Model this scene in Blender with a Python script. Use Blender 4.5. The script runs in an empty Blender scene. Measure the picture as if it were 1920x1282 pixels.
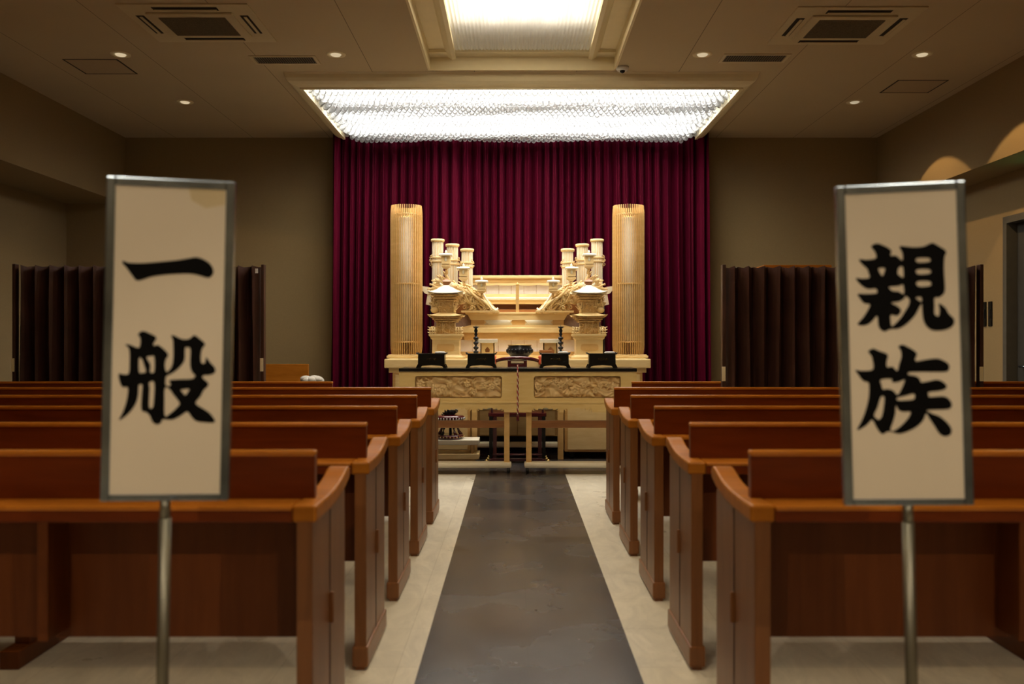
import bpy, bmesh, math, random
from mathutils import Vector, Matrix, noise
R = math.radians
rnd = random.Random(7)
sc = bpy.context.scene
col = sc.collection
H = 1.25                                                    # eye height

# ------------------------------------------------------------------ camera
cam_d = bpy.data.cameras.new('camera'); cam = bpy.data.objects.new('camera', cam_d); col.objects.link(cam)
cam.location = (0, 0, H); cam.rotation_euler = (R(90), 0, 0)
cam_d.sensor_width = 36; cam_d.lens = 36 * 1650 / 1920
cam_d.shift_x = -6 / 1920; cam_d.shift_y = -1 / 1920
cam_d.clip_start = .05
cam_d.dof.use_dof = True; cam_d.dof.focus_distance = 9.2; cam_d.dof.aperture_fstop = 2.4
sc.camera = cam

# ------------------------------------------------------------------ world, exposure
w = bpy.data.worlds.new('world'); sc.world = w; w.use_nodes = True
w.node_tree.nodes['Background'].inputs[0].default_value = (.9, .55, .28, 1)
w.node_tree.nodes['Background'].inputs[1].default_value = .01
sc.view_settings.view_transform = 'Standard'; sc.view_settings.look = 'None'
sc.view_settings.gamma = 1; sc.view_settings.exposure = 0; sc.view_settings.use_curve_mapping = False
sc.cycles.max_bounces = 8; sc.cycles.diffuse_bounces = 4; sc.cycles.transparent_max_bounces = 12
sc.cycles.sample_clamp_indirect = 4

ALTX = .025                                                 # centre line of the altar group
WARM = (1, .64, .28)
CE_LAMP = 3.938

# ------------------------------------------------------------------ large lamps
def area(name, loc, sx, sy, power, color, rot=(0, 0, 0)):
    l = bpy.data.lights.new(name, 'AREA'); l.shape = 'RECTANGLE'; l.size = sx; l.size_y = sy
    l.energy = power; l.color = color
    o = bpy.data.objects.new(name, l); col.objects.link(o); o.location = loc; o.rotation_euler = rot
    return o
area('chandelier_light', (.06, 9.5, 3.6), 4.1, 2.0, 58, (1, .90, .68)).data.spread = R(150)
area('recess_light', (.065, 4.7, CE_LAMP), 1.22, 6.4, 54, (1, .82, .54))

# ------------------------------------------------------------------ materials
def nd(nt, t, **kw):
    n = nt.nodes.new(t)
    for k, v in kw.items(): setattr(n, k, v)
    return n
def base_mat(name):
    m = bpy.data.materials.new(name); m.use_nodes = True
    return m, m.node_tree, m.node_tree.nodes['Principled BSDF']
def coords(nt, scale, rot=(0, 0, 0)):
    tc = nd(nt, 'ShaderNodeTexCoord'); mp = nd(nt, 'ShaderNodeMapping')
    mp.inputs['Scale'].default_value = scale; mp.inputs['Rotation'].default_value = rot
    nt.links.new(tc.outputs['Object'], mp.inputs[0]); return mp.outputs[0]
def plain(name, c, rough=.5, metal=0, var=.08, nscale=12, bump=0, coat=0, sheen=0, spec=.5):
    m, nt, b = base_mat(name)
    n = nd(nt, 'ShaderNodeTexNoise'); n.inputs['Scale'].default_value = nscale; n.inputs['Detail'].default_value = 4
    nt.links.new(coords(nt, (1, 1, 1)), n.inputs[0])
    r = nd(nt, 'ShaderNodeValToRGB')
    r.color_ramp.elements[0].position = .3; r.color_ramp.elements[1].position = .7
    r.color_ramp.elements[0].color = [*(x * (1 - var) for x in c), 1]
    r.color_ramp.elements[1].color = [*(min(1, x * (1 + var)) for x in c), 1]
    nt.links.new(n.outputs[0], r.inputs[0]); nt.links.new(r.outputs[0], b.inputs['Base Color'])
    b.inputs['Roughness'].default_value = rough; b.inputs['Metallic'].default_value = metal
    b.inputs['Coat Weight'].default_value = coat; b.inputs['Coat Roughness'].default_value = .12
    b.inputs['Sheen Weight'].default_value = sheen; b.inputs['Specular IOR Level'].default_value = spec
    if bump:
        bp = nd(nt, 'ShaderNodeBump'); bp.inputs['Strength'].default_value = bump; bp.inputs['Distance'].default_value = .01
        nt.links.new(n.outputs[0], bp.inputs['Height']); nt.links.new(bp.outputs[0], b.inputs['Normal'])
    return m
def wood(name, c1, c2, scale=(1, 14, 14), rough=.35, coat=0, spec=.5):
    m, nt, b = base_mat(name)
    n = nd(nt, 'ShaderNodeTexNoise'); n.inputs['Scale'].default_value = 3; n.inputs['Detail'].default_value = 6
    n.inputs['Distortion'].default_value = .6
    nt.links.new(coords(nt, scale), n.inputs[0])
    r = nd(nt, 'ShaderNodeValToRGB')
    r.color_ramp.elements[0].position = .32; r.color_ramp.elements[1].position = .68
    r.color_ramp.elements[0].color = [*c1, 1]; r.color_ramp.elements[1].color = [*c2, 1]
    nt.links.new(n.outputs[0], r.inputs[0]); nt.links.new(r.outputs[0], b.inputs['Base Color'])
    b.inputs['Roughness'].default_value = rough; b.inputs['Coat Weight'].default_value = coat
    b.inputs['Coat Roughness'].default_value = .15; b.inputs['Specular IOR Level'].default_value = spec
    return m
def emit(name, c, s):
    m = bpy.data.materials.new(name); m.use_nodes = True; nt = m.node_tree; nt.nodes.clear()
    e = nd(nt, 'ShaderNodeEmission'); e.inputs[0].default_value = [*c, 1]; e.inputs[1].default_value = s
    o = nd(nt, 'ShaderNodeOutputMaterial'); nt.links.new(e.outputs[0], o.inputs[0]); return m
def tile_mat(name, c1, c2, mortar, size, rough, noise_amt, offx=0., offy=0., spec=.5, streak=(1, 1, 1)):
    m, nt, b = base_mat(name)
    tc = nd(nt, 'ShaderNodeTexCoord'); mp = nd(nt, 'ShaderNodeMapping')
    mp.inputs['Location'].default_value = (offx, offy, 0)
    nt.links.new(tc.outputs['Object'], mp.inputs[0])
    br = nd(nt, 'ShaderNodeTexBrick'); br.offset = 0; br.squash = 1
    br.inputs['Scale'].default_value = 1; br.inputs['Brick Width'].default_value = size; br.inputs['Row Height'].default_value = size
    br.inputs['Mortar Size'].default_value = .0012; br.inputs['Color1'].default_value = [*c1, 1]
    br.inputs['Color2'].default_value = [*c2, 1]; br.inputs['Mortar'].default_value = [*mortar, 1]
    nt.links.new(mp.outputs[0], br.inputs[0])
    n = nd(nt, 'ShaderNodeTexNoise'); n.inputs['Scale'].default_value = 5; n.inputs['Detail'].default_value = 10
    n.inputs['Roughness'].default_value = .7; n.inputs['Distortion'].default_value = 1.2
    nt.links.new(coords(nt, streak), n.inputs[0])
    mx = nd(nt, 'ShaderNodeMix', data_type='RGBA', blend_type='MULTIPLY'); mx.inputs['Factor'].default_value = 1
    rp = nd(nt, 'ShaderNodeMapRange'); rp.inputs['From Min'].default_value = .3; rp.inputs['From Max'].default_value = .7
    rp.inputs['To Min'].default_value = 1 - noise_amt; rp.inputs['To Max'].default_value = 1
    nt.links.new(n.outputs[0], rp.inputs[0])
    nt.links.new(br.outputs['Color'], mx.inputs['A']); nt.links.new(rp.outputs[0], mx.inputs['B'])
    nt.links.new(mx.outputs['Result'], b.inputs['Base Color'])
    n2 = nd(nt, 'ShaderNodeTexNoise'); n2.inputs['Scale'].default_value = 2.2; n2.inputs['Detail'].default_value = 6
    nt.links.new(coords(nt, (1, 1, 1)), n2.inputs[0])
    rr = nd(nt, 'ShaderNodeMapRange'); rr.inputs['To Min'].default_value = rough * .6; rr.inputs['To Max'].default_value = rough * 1.5
    nt.links.new(n2.outputs[0], rr.inputs[0]); nt.links.new(rr.outputs[0], b.inputs['Roughness'])
    b.inputs['Specular IOR Level'].default_value = spec
    return m

M = {}
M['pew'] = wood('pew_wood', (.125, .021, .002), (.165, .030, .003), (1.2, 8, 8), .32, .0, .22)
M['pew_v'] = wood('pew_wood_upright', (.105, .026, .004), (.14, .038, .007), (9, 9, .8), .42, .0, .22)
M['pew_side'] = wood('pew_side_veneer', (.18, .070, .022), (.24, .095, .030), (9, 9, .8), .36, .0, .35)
M['pew_highlight'] = wood('pew_wood_highlight', (.42, .135, .012), (.52, .18, .02), (1.2, 8, 8), .26, .15, .3)  # pew wood lightened in colour, standing in for the highlight on rails and lips
M['pew_edge'] = wood('lightened_pew_wood', (.33, .108, .008), (.42, .145, .014), (1.2, 8, 8), .40, .0, .15)  # lighter orange puts the gloss of the armrests into the colour
M['hinoki'] = wood('pale_cypress', (.78, .57, .26), (.86, .66, .34), (2, 2, 9), .42)
M['hinoki_d'] = wood('cypress_carving', (.68, .47, .21), (.78, .56, .28), (4, 4, 4), .5)
M['hinoki_o'] = wood('ochre_cypress', (.62, .38, .13), (.70, .45, .18), (2, 2, 9), .42)
M['white_wood'] = wood('white_wood', (.84, .77, .60), (.90, .84, .68), (2, 8, 8), .4)
M['brown_wood'] = wood('brown_wood', (.22, .085, .025), (.30, .12, .035), (1.5, 9, 9), .35, .2)
M['black'] = plain('black_lacquer', (.006, .007, .008), .25, coat=.1, spec=.3)
M['bronze'] = plain('dark_bronze', (.03, .03, .035), .32, .7, nscale=30)
M['red'] = plain('red_lacquer', (.075, .006, .012), .2, coat=.7)
M['coral'] = plain('coral_lacquer', (.70, .12, .06), .35)
M['gold'] = plain('gold_fitting', (.55, .38, .14), .38, 1)
M['gold_dim'] = plain('faded_gold_writing', (.12, .075, .02), .5, .4)
M['steel'] = plain('brushed_steel', (.25, .31, .38), .26, .95, nscale=5, var=.55)
M['steel_pole'] = plain('steel_tube', (.26, .25, .20), .42, .9, nscale=3)
M['board'] = plain('cream_sign_board', (.86, .77, .62), .38, var=.03, nscale=2)
M['stain'] = plain('yellowed_tape', (.76, .64, .40), .35, var=.06)
M['ink'] = plain('black_paint', (.003, .003, .003), .6, spec=.1)
M['wall'] = plain('tan_wallpaper', (.30, .212, .10), .9, var=.03, nscale=60, bump=.05)
M['ceil_trim'] = plain('cream_moulding', (.88, .78, .53), .5, var=.02)
M['ac'] = plain('beige_plastic', (.64, .54, .35), .5, var=.02)
M['dark'] = plain('dark_slot', (.018, .012, .008), .6)
M['grille'] = plain('grey_filter_grille', (.21, .175, .12), .6, var=.2, nscale=120)
M['chrome'] = plain('reflector', (.8, .75, .65), .12, 1)
M['vinyl'] = plain('brown_vinyl', (.060, .025, .017), .36, var=.25, nscale=5, bump=.1)
M['white'] = plain('white_ceramic', (.8, .8, .78), .3)
M['cloth'] = plain('white_cloth', (.6, .56, .5), .9)
M['grey_door'] = plain('grey_painted_door', (.05, .048, .042), .5)
M['grey_frame'] = plain('grey_steel_frame', (.10, .095, .08), .45)
M['label_white'] = plain('white_paper_tag', (.8, .8, .8), .5)
M['cord_red'] = plain('crimson_cord', (.32, .02, .035), .5)
M['hinoki_dim'] = wood('dimmed_front_cypress', (.76, .53, .20), (.83, .61, .26), (2, 2, 9), .42)  # cypress deepened in colour to give the table fronts their dim look
M['rubber'] = plain('black_rubber', (.01, .01, .01), .5)
M['paper_in'] = plain('white_shade_paper', (.78, .72, .58), .7)
M['hatch'] = plain('ceiling_hatch', (.50, .385, .25), .9, var=.02)

def curtain_mat():
    m, nt, b = base_mat('maroon_velvet')
    n = nd(nt, 'ShaderNodeTexNoise'); n.inputs['Scale'].default_value = 6; n.inputs['Detail'].default_value = 5
    nt.links.new(coords(nt, (3, 3, .15)), n.inputs[0])
    r = nd(nt, 'ShaderNodeValToRGB')
    r.color_ramp.elements[0].color = (.018, .0004, .0035, 1); r.color_ramp.elements[1].color = (.10, .0013, .015, 1)
    nt.links.new(n.outputs[0], r.inputs[0]); nt.links.new(r.outputs[0], b.inputs['Base Color'])
    b.inputs['Roughness'].default_value = .7; b.inputs['Sheen Weight'].default_value = .06
    b.inputs['Sheen Roughness'].default_value = .35; b.inputs['Sheen Tint'].default_value = (.8, .05, .2, 1)
    b.inputs['Specular IOR Level'].default_value = .05
    return m
M['curtain'] = curtain_mat()
def brocade_mat():
    m, nt, b = base_mat('pale_brocade')
    tc = coords(nt, (1, 1, 1))
    br = nd(nt, 'ShaderNodeTexBrick'); br.offset = 0; br.inputs['Scale'].default_value = 1
    br.inputs['Brick Width'].default_value = .145; br.inputs['Row Height'].default_value = 40
    br.inputs['Mortar Size'].default_value = .004; br.inputs['Color1'].default_value = (.86, .80, .80, 1)
    br.inputs['Color2'].default_value = (.90, .84, .84, 1); br.inputs['Mortar'].default_value = (.55, .42, .36, 1)
    mp = nd(nt, 'ShaderNodeMapping'); mp.inputs['Rotation'].default_value = (R(90), 0, 0); mp.inputs['Location'].default_value = (.07, 20, 0)
    nt.links.new(tc, mp.inputs[0]); nt.links.new(mp.outputs[0], br.inputs[0])
    v = nd(nt, 'ShaderNodeTexNoise'); v.inputs['Scale'].default_value = 22; nt.links.new(tc, v.inputs[0])
    mx = nd(nt, 'ShaderNodeMix', data_type='RGBA', blend_type='MIX')
    rr = nd(nt, 'ShaderNodeMapRange'); rr.inputs['From Min'].default_value = .48; rr.inputs['From Max'].default_value = .56
    rr.inputs['To Max'].default_value = .45; nt.links.new(v.outputs[0], rr.inputs[0])
    nt.links.new(rr.outputs[0], mx.inputs['Factor']); nt.links.new(br.outputs['Color'], mx.inputs['A'])
    mx.inputs['B'].default_value = (.92, .90, .88, 1)
    nt.links.new(mx.outputs['Result'], b.inputs['Base Color']); b.inputs['Roughness'].default_value = .5
    return m
M['brocade'] = brocade_mat()
M['brocade_d'] = plain('dusky_brocade', (.30, .20, .17), .6, var=.3, nscale=18)
def ceiling_mat():
    m, nt, b = base_mat('ceiling_board')
    tc = nd(nt, 'ShaderNodeTexCoord'); sp = nd(nt, 'ShaderNodeSeparateXYZ'); nt.links.new(tc.outputs['Object'], sp.inputs[0])
    a = nd(nt, 'ShaderNodeMath', operation='ADD'); a.inputs[1].default_value = 48.5 - .06 + .45
    md = nd(nt, 'ShaderNodeMath', operation='MODULO'); md.inputs[1].default_value = .97
    lt = nd(nt, 'ShaderNodeMath', operation='LESS_THAN'); lt.inputs[1].default_value = .006
    nt.links.new(sp.outputs[0], a.inputs[0]); nt.links.new(a.outputs[0], md.inputs[0]); nt.links.new(md.outputs[0], lt.inputs[0])
    n = nd(nt, 'ShaderNodeTexNoise'); n.inputs['Scale'].default_value = 1.1; n.inputs['Detail'].default_value = 3
    nt.links.new(tc.outputs['Object'], n.inputs[0])
    r = nd(nt, 'ShaderNodeValToRGB'); r.color_ramp.elements[0].color = (.54, .435, .28, 1); r.color_ramp.elements[1].color = (.62, .505, .33, 1)
    nt.links.new(n.outputs[0], r.inputs[0])
    mx = nd(nt, 'ShaderNodeMix', data_type='RGBA'); nt.links.new(lt.outputs[0], mx.inputs['Factor'])
    nt.links.new(r.outputs[0], mx.inputs['A']); mx.inputs['B'].default_value = (.20, .155, .10, 1)
    nt.links.new(mx.outputs['Result'], b.inputs['Base Color']); b.inputs['Roughness'].default_value = .9
    return m
M['ceiling'] = ceiling_mat()
def glass_drop():
    m = bpy.data.materials.new('frosted_glass_drops'); m.use_nodes = True; nt = m.node_tree; nt.nodes.clear()
    t = nd(nt, 'ShaderNodeBsdfTranslucent'); t.inputs[0].default_value = (.95, .95, .93, 1)
    g = nd(nt, 'ShaderNodeBsdfGlossy'); g.inputs[1].default_value = .12
    tr = nd(nt, 'ShaderNodeBsdfTransparent'); tr.inputs[0].default_value = (.97, .98, 1, 1)
    lw = nd(nt, 'ShaderNodeLayerWeight'); lw.inputs[0].default_value = .35
    m1 = nd(nt, 'ShaderNodeMixShader'); m1.inputs[0].default_value = .35
    nt.links.new(t.outputs[0], m1.inputs[1]); nt.links.new(tr.outputs[0], m1.inputs[2])
    m2 = nd(nt, 'ShaderNodeMixShader'); nt.links.new(lw.outputs[0], m2.inputs[0])
    nt.links.new(m1.outputs[0], m2.inputs[1]); nt.links.new(g.outputs[0], m2.inputs[2])
    o = nd(nt, 'ShaderNodeOutputMaterial'); nt.links.new(m2.outputs[0], o.inputs[0]); return m
M['drops'] = glass_drop()
M['chand_panel'] = emit('chandelier_lamps', (1, .98, .94), 13)
M['tube'] = emit('fluorescent_tubes', (1, .93, .80), 12)
def diffuser():
    m = bpy.data.materials.new('ribbed_diffuser'); m.use_nodes = True; nt = m.node_tree; nt.nodes.clear()
    t = nd(nt, 'ShaderNodeBsdfTranslucent'); t.inputs[0].default_value = (.9, .87, .8, 1)
    tr = nd(nt, 'ShaderNodeBsdfTransparent'); g = nd(nt, 'ShaderNodeBsdfDiffuse'); g.inputs[0].default_value = (.6, .55, .45, 1)
    m1 = nd(nt, 'ShaderNodeMixShader'); m1.inputs[0].default_value = .04
    nt.links.new(t.outputs[0], m1.inputs[1]); nt.links.new(tr.outputs[0], m1.inputs[2])
    m2 = nd(nt, 'ShaderNodeMixShader'); m2.inputs[0].default_value = .25
    nt.links.new(m1.outputs[0], m2.inputs[1]); nt.links.new(g.outputs[0], m2.inputs[2])
    o = nd(nt, 'ShaderNodeOutputMaterial'); nt.links.new(m2.outputs[0], o.inputs[0]); return m
M['diffuser'] = diffuser()
M['bulb'] = emit('downlight_bulb', (1, .78, .48), .62)
M['bulb_dim'] = emit('dim_downlight_bulb', (1, .80, .52), .45)
M['exit'] = emit('green_exit_lamp', (.1, .9, .35), 1.2)
M['floor_l'] = tile_mat('pale_stone_tile', (.84, .79, .67), (.78, .73, .61), (.58, .53, .43), .45, .30, .30, .0, .22, .4, (1.5, .6, 1))
M['floor_d'] = tile_mat('dark_stone_tile', (.034, .034, .038), (.080, .064, .057), (.016, .015, .016), .45, .25, .35, -.051, .22, .55, (1, 1, 1))

# ------------------------------------------------------------------ mesh builder
class MB:
    def __init__(s): s.v = []; s.f = []; s.sm = []; s.mi = []; s.mat = 0
    def add(s, vs, fs, smooth=False):
        k = len(s.v); s.v += [tuple(v) for v in vs]
        for f in fs: s.f.append([k + i for i in f]); s.sm.append(smooth); s.mi.append(s.mat)
    def box(s, x0, x1, y0, y1, z0, z1, c=0.):
        """box with optional chamfer c"""
        if c <= 0:
            vs = [(x, y, z) for z in (z0, z1) for y in (y0, y1) for x in (x0, x1)]
            s.add(vs, [(0, 2, 3, 1), (4, 5, 7, 6), (0, 1, 5, 4), (2, 6, 7, 3), (0, 4, 6, 2), (1, 3, 7, 5)])
            return
        c = min(c, (x1 - x0) * .45, (y1 - y0) * .45, (z1 - z0) * .45)
        bm = bmesh.new()
        bmesh.ops.create_cube(bm, size=1)
        for v in bm.verts:
            v.co = Vector(((x0 + x1) / 2 + v.co.x * (x1 - x0), (y0 + y1) / 2 + v.co.y * (y1 - y0), (z0 + z1) / 2 + v.co.z * (z1 - z0)))
        bmesh.ops.bevel(bm, geom=bm.edges[:], offset=c, segments=2, affect='EDGES', profile=.6)
        s.bm(bm); bm.free()
    def bm(s, bm, smooth=False):
        bm.verts.index_update()
        s.add([v.co[:] for v in bm.verts], [[v.index for v in f.verts] for f in bm.faces], smooth)
    def lathe(s, prof, c=(0, 0, 0), n=24, axis='z', smooth=True, cap=True, sx=1, sy=1):
        vs = []; fs = []
        for (r, h) in prof:
            for i in range(n):
                a = 2 * math.pi * i / n
                x, y, z = r * math.cos(a) * sx, r * math.sin(a) * sy, h
                if axis == 'y': x, y, z = x, h, y
                if axis == 'x': x, y, z = h, x, y
                vs.append((c[0] + x, c[1] + y, c[2] + z))
        for j in range(len(prof) - 1):
            for i in range(n):
                k = (i + 1) % n
                fs.append((j * n + i, j * n + k, (j + 1) * n + k, (j + 1) * n + i))
        s.add(vs, fs, smooth)
        if cap:
            k = len(s.v) - len(vs)
            for j in (0, len(prof) - 1):
                if prof[j][0] > 1e-5:
                    s.f.append([k + j * n + i for i in (range(n) if j else reversed(range(n)))]); s.sm.append(False); s.mi.append(s.mat)
    def cyl(s, a, b, r, n=16, r2=None, smooth=True):
        s.tube([a, b], [r, r if r2 is None else r2], n, smooth)
    def tube(s, pts, rad, n=10, smooth=True, flat=1.0):
        pts = [Vector(p) for p in pts]
        if not hasattr(rad, '__len__'): rad = [rad] * len(pts)
        vs = []; fs = []; up = Vector((0, 0, 1))
        for i, p in enumerate(pts):
            t = (pts[min(i + 1, len(pts) - 1)] - pts[max(i - 1, 0)])
            t = t.normalized() if t.length > 1e-9 else Vector((0, 0, 1))
            u = up if abs(t.dot(up)) < .95 else Vector((0, 1, 0))
            a = t.cross(u).normalized(); b = t.cross(a).normalized()
            for k in range(n):
                q = 2 * math.pi * k / n
                vs.append(p + a * (rad[i] * math.cos(q) * flat) + b * (rad[i] * math.sin(q)))
        for i in range(len(pts) - 1):
            for k in range(n):
                m = (k + 1) % n
                fs.append((i * n + k, i * n + m, (i + 1) * n + m, (i + 1) * n + k))
        fs2 = [list(reversed(range(n))), [(len(pts) - 1) * n + k for k in range(n)]]
        k0 = len(s.v); s.add(vs, fs, smooth)
        for f in fs2: s.f.append([k0 + i for i in f]); s.sm.append(False); s.mi.append(s.mat)
    def ball(s, c, r, sc3=(1, 1, 1), seg=12, ring=8):
        prof = [(max(1e-6, math.sin(math.pi * i / ring)) * r, -math.cos(math.pi * i / ring) * r) for i in range(ring + 1)]
        vs = []; fs = []
        for (q, h) in prof:
            for i in range(seg):
                a = 2 * math.pi * i / seg
                vs.append((c[0] + q * math.cos(a) * sc3[0], c[1] + q * math.sin(a) * sc3[1], c[2] + h * sc3[2]))
        for j in range(ring):
            for i in range(seg):
                k = (i + 1) % seg
                fs.append((j * seg + i, j * seg + k, (j + 1) * seg + k, (j + 1) * seg + i))
        s.add(vs, fs, True)
    def prism(s, poly, a0, a1, plane='xz', smooth=False):
        """extrude a 2-D polygon (simple) between a0 and a1 along the missing axis"""
        n = len(poly)
        def P(u, v, a): return (u, a, v) if plane == 'xz' else ((a, u, v) if plane == 'yz' else (u, v, a))
        vs = [P(u, v, a0) for u, v in poly] + [P(u, v, a1) for u, v in poly]
        fs = [list(range(n)), list(reversed(range(n, 2 * n)))] + [(i, n + i, n + (i + 1) % n, (i + 1) % n) for i in range(n)]
        s.add(vs, fs, smooth)
    def frustum(s, x, y, levels, up=0.):
        """stack of squares: levels = (half-x, half-y, z)"""
        vs = []; fs = []
        for (a, b, z) in levels: vs += [(x - a, y - b, z), (x + a, y - b, z), (x + a, y + b, z), (x - a, y + b, z)]
        for j in range(len(levels) - 1):
            for i in range(4):
                k = (i + 1) % 4; fs.append((j * 4 + i, j * 4 + k, (j + 1) * 4 + k, (j + 1) * 4 + i))
        n = len(levels) - 1
        fs += [(3, 2, 1, 0), (n * 4, n * 4 + 1, n * 4 + 2, n * 4 + 3)]
        s.add(vs, fs)
    def build(s, name, mats, parent=None, loc=None):
        me = bpy.data.meshes.new(name); me.from_pydata(s.v, [], s.f)
        for m in (mats if isinstance(mats, (list, tuple)) else [mats]): me.materials.append(M[m])
        me.polygons.foreach_set('use_smooth', s.sm); me.polygons.foreach_set('material_index', s.mi)
        bm = bmesh.new(); bm.from_mesh(me)
        bmesh.ops.recalc_face_normals(bm, faces=bm.faces); bm.to_mesh(me); bm.free()
        me.update()
        o = bpy.data.objects.new(name, me); col.objects.link(o)
        if loc: o.location = loc
        if parent: o.parent = parent
        return o
def tag(o, label=None, cat=None, group=None, kind=None):
    if label: o['label'] = label
    if cat: o['category'] = cat
    if group: o['group'] = group
    if kind: o['kind'] = kind
    return o
def thing(name, label, cat, loc=(0, 0, 0), rz=0, group=None):
    o = bpy.data.objects.new(name, None); col.objects.link(o); o.location = loc; o.rotation_euler.z = rz
    o.empty_display_size = .1
    return tag(o, label, cat, group)
def kids(o): return [c for c in bpy.data.objects if c.parent == o]
def copy_tree(o, parent=None):
    c = o.copy(); col.objects.link(c); c.parent = parent
    for ch in kids(o): copy_tree(ch, c)
    return c
def dup(o, label, loc=None, mirror=False, group=None):
    c = copy_tree(o); c['label'] = label
    if loc is not None: c.location = loc
    if mirror: c.scale.x = -o.scale.x
    if group: c['group'] = group
    return c
def struct(o): o['kind'] = 'structure'; return o
def shape2d(name, mat, loops, depth, parent=None, matrix=None):
    """flat filled outline with holes, extruded; loops in (x, z), returned standing in the XZ plane, front at y=-depth/2"""
    cu = bpy.data.curves.new(name, 'CURVE'); cu.dimensions = '2D'; cu.fill_mode = 'BOTH'; cu.extrude = depth / 2
    for lp in loops:
        sp = cu.splines.new('POLY'); sp.points.add(len(lp) - 1); sp.use_cyclic_u = True
        for i, (x, z) in enumerate(lp): sp.points[i].co = (x, z, 0, 1)
    t = bpy.data.objects.new(name + '_tmp', cu); col.objects.link(t)
    dg = bpy.context.evaluated_depsgraph_get(); me = bpy.data.meshes.new_from_object(t.evaluated_get(dg))
    bpy.data.objects.remove(t); bpy.data.curves.remove(cu)
    me.name = name; me.transform(Matrix.Rotation(R(90), 4, 'X'))
    if matrix: me.transform(matrix)
    me.materials.clear(); me.materials.append(M[mat])
    o = bpy.data.objects.new(name, me); col.objects.link(o)
    if parent: o.parent = parent
    return o
def smooth_loop(pts, k=3):
    """closed Catmull-Rom through the points"""
    n = len(pts); out = []
    for i in range(n):
        p0, p1, p2, p3 = (pts[(i + j - 1) % n] for j in range(4))
        for s in range(k):
            t = s / k
            out.append(tuple(.5 * (2 * p1[a] + (p2[a] - p0[a]) * t + (2 * p0[a] - 5 * p1[a] + 4 * p2[a] - p3[a]) * t * t
                                   + (3 * p1[a] - p0[a] - 3 * p2[a] + p3[a]) * t ** 3) for a in (0, 1)))
    return out
def open_curve(pts, k=4):
    q = [pts[0]] + pts + [pts[-1]]; out = []
    for i in range(1, len(q) - 2):
        p0, p1, p2, p3 = q[i - 1:i + 3]
        for s in range(k):
            t = s / k
            out.append(tuple(.5 * (2 * p1[a] + (p2[a] - p0[a]) * t + (2 * p0[a] - 5 * p1[a] + 4 * p2[a] - p3[a]) * t * t
                                   + (3 * p1[a] - p0[a] - 3 * p2[a] + p3[a]) * t ** 3) for a in (0, 1)))
    return out + [pts[-1]]
def X(px, y): return (px - 966) * y / 1650
def Z(py, y): return H - (py - 640) * y / 1650

# ================================================================== the room
CE = 3.81
b = MB(); b.mat = 0
b.box(-5.8, -.369, -2.2, 8.28, -.1, 0); b.box(.471, 5.2, -2.2, 8.28, -.1, 0)
b.mat = 1
b.box(-.369, .471, -2.2, 8.28, -.1, 0); b.box(-5.8, 5.2, 8.28, 11.2, -.1, 0)
struct(b.build('floor', ['floor_l', 'floor_d']))

RC, RW = .065, .885                                         # recess centre and half width
b = MB()
b.box(-5.8, RC - RW, -2.2, 8.28, CE, CE + .4)
b.box(RC + RW, 5.2, -2.2, 8.28, CE, CE + .4)
b.box(RC - RW, RC + RW, 8.28, 11.2, CE, CE + .4)
b.box(-5.8, RC - RW, 8.28, 11.2, CE, CE + .4); b.box(RC + RW, 5.2, 8.28, 11.2, CE, CE + .4)
b.box(RC - RW, RC + RW, -2.2, .9, CE, CE + .4)
b.box(RC - RW, RC + RW, .9, 8.28, CE + .36, CE + .4)
struct(b.build('ceiling', 'ceiling'))

LW, RWX = -4.90, 4.55                                       # soffit faces
b = MB(); b.box(-5.8, 5.2, 11.06, 11.2, 0, CE); struct(b.build('wall_back', 'wall'))
b = MB(); b.box(-5.8, 5.2, -2.2, -2.06, 0, CE); struct(b.build('wall_front', 'wall'))
b = MB(); b.box(-5.8, -5.64, -2.06, 11.06, 0, CE); struct(b.build('wall_left', 'wall'))
b = MB(); b.box(-5.64, LW, -2.06, 11.06, 2.98, CE); struct(b.build('trim_1', 'wall'))
b = MB()
b.box(5.0, 5.2, -2.06, 7.7, 0, CE); b.box(5.0, 5.2, 9.0, 11.06, 0, CE); b.box(5.0, 5.2, 7.7, 9.0, 2.52, CE)
struct(b.build('wall_right', 'wall'))
b = MB(); b.box(RWX, 5.0, -2.06, 11.06, 2.96, CE); struct(b.build('trim_2', 'wall'))
# door in the right-hand recess
d = MB()
d.box(4.985, 5.17, 8.93, 8.998, 0, 2.45); d.box(4.985, 5.17, 7.702, 7.77, 0, 2.45); d.box(4.985, 5.17, 7.702, 8.998, 2.4501, 2.518)
dr = struct(d.build('door_1', 'grey_frame'))
d = MB(); d.box(5.09, 5.13, 7.78, 8.92, .01, 2.44); lf = d.build('door_leaf', 'grey_door', dr)
d = MB(); d.cyl((5.085, 8.82, 1.0), (5.05, 8.82, 1.0), .012); d.cyl((5.05, 8.82, 1.0), (5.05, 8.70, 1.0), .010); d.build('door_handle', 'steel', lf)
# skirting
for nm, x0, x1 in (('baseboard_left', -5.64, -5.625),):
    b = MB(); b.box(x0, x1, -2.06, 11.06, 0, .08); struct(b.build(nm, 'brown_wood'))
b = MB(); b.box(-5.625, 4.98, 11.045, 11.06, 0, .08); struct(b.build('baseboard_back', 'brown_wood'))
b = MB(); b.box(4.985, 5.0, 9.0, 11.04, 0, .08); struct(b.build('baseboard_right', 'brown_wood'))

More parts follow.
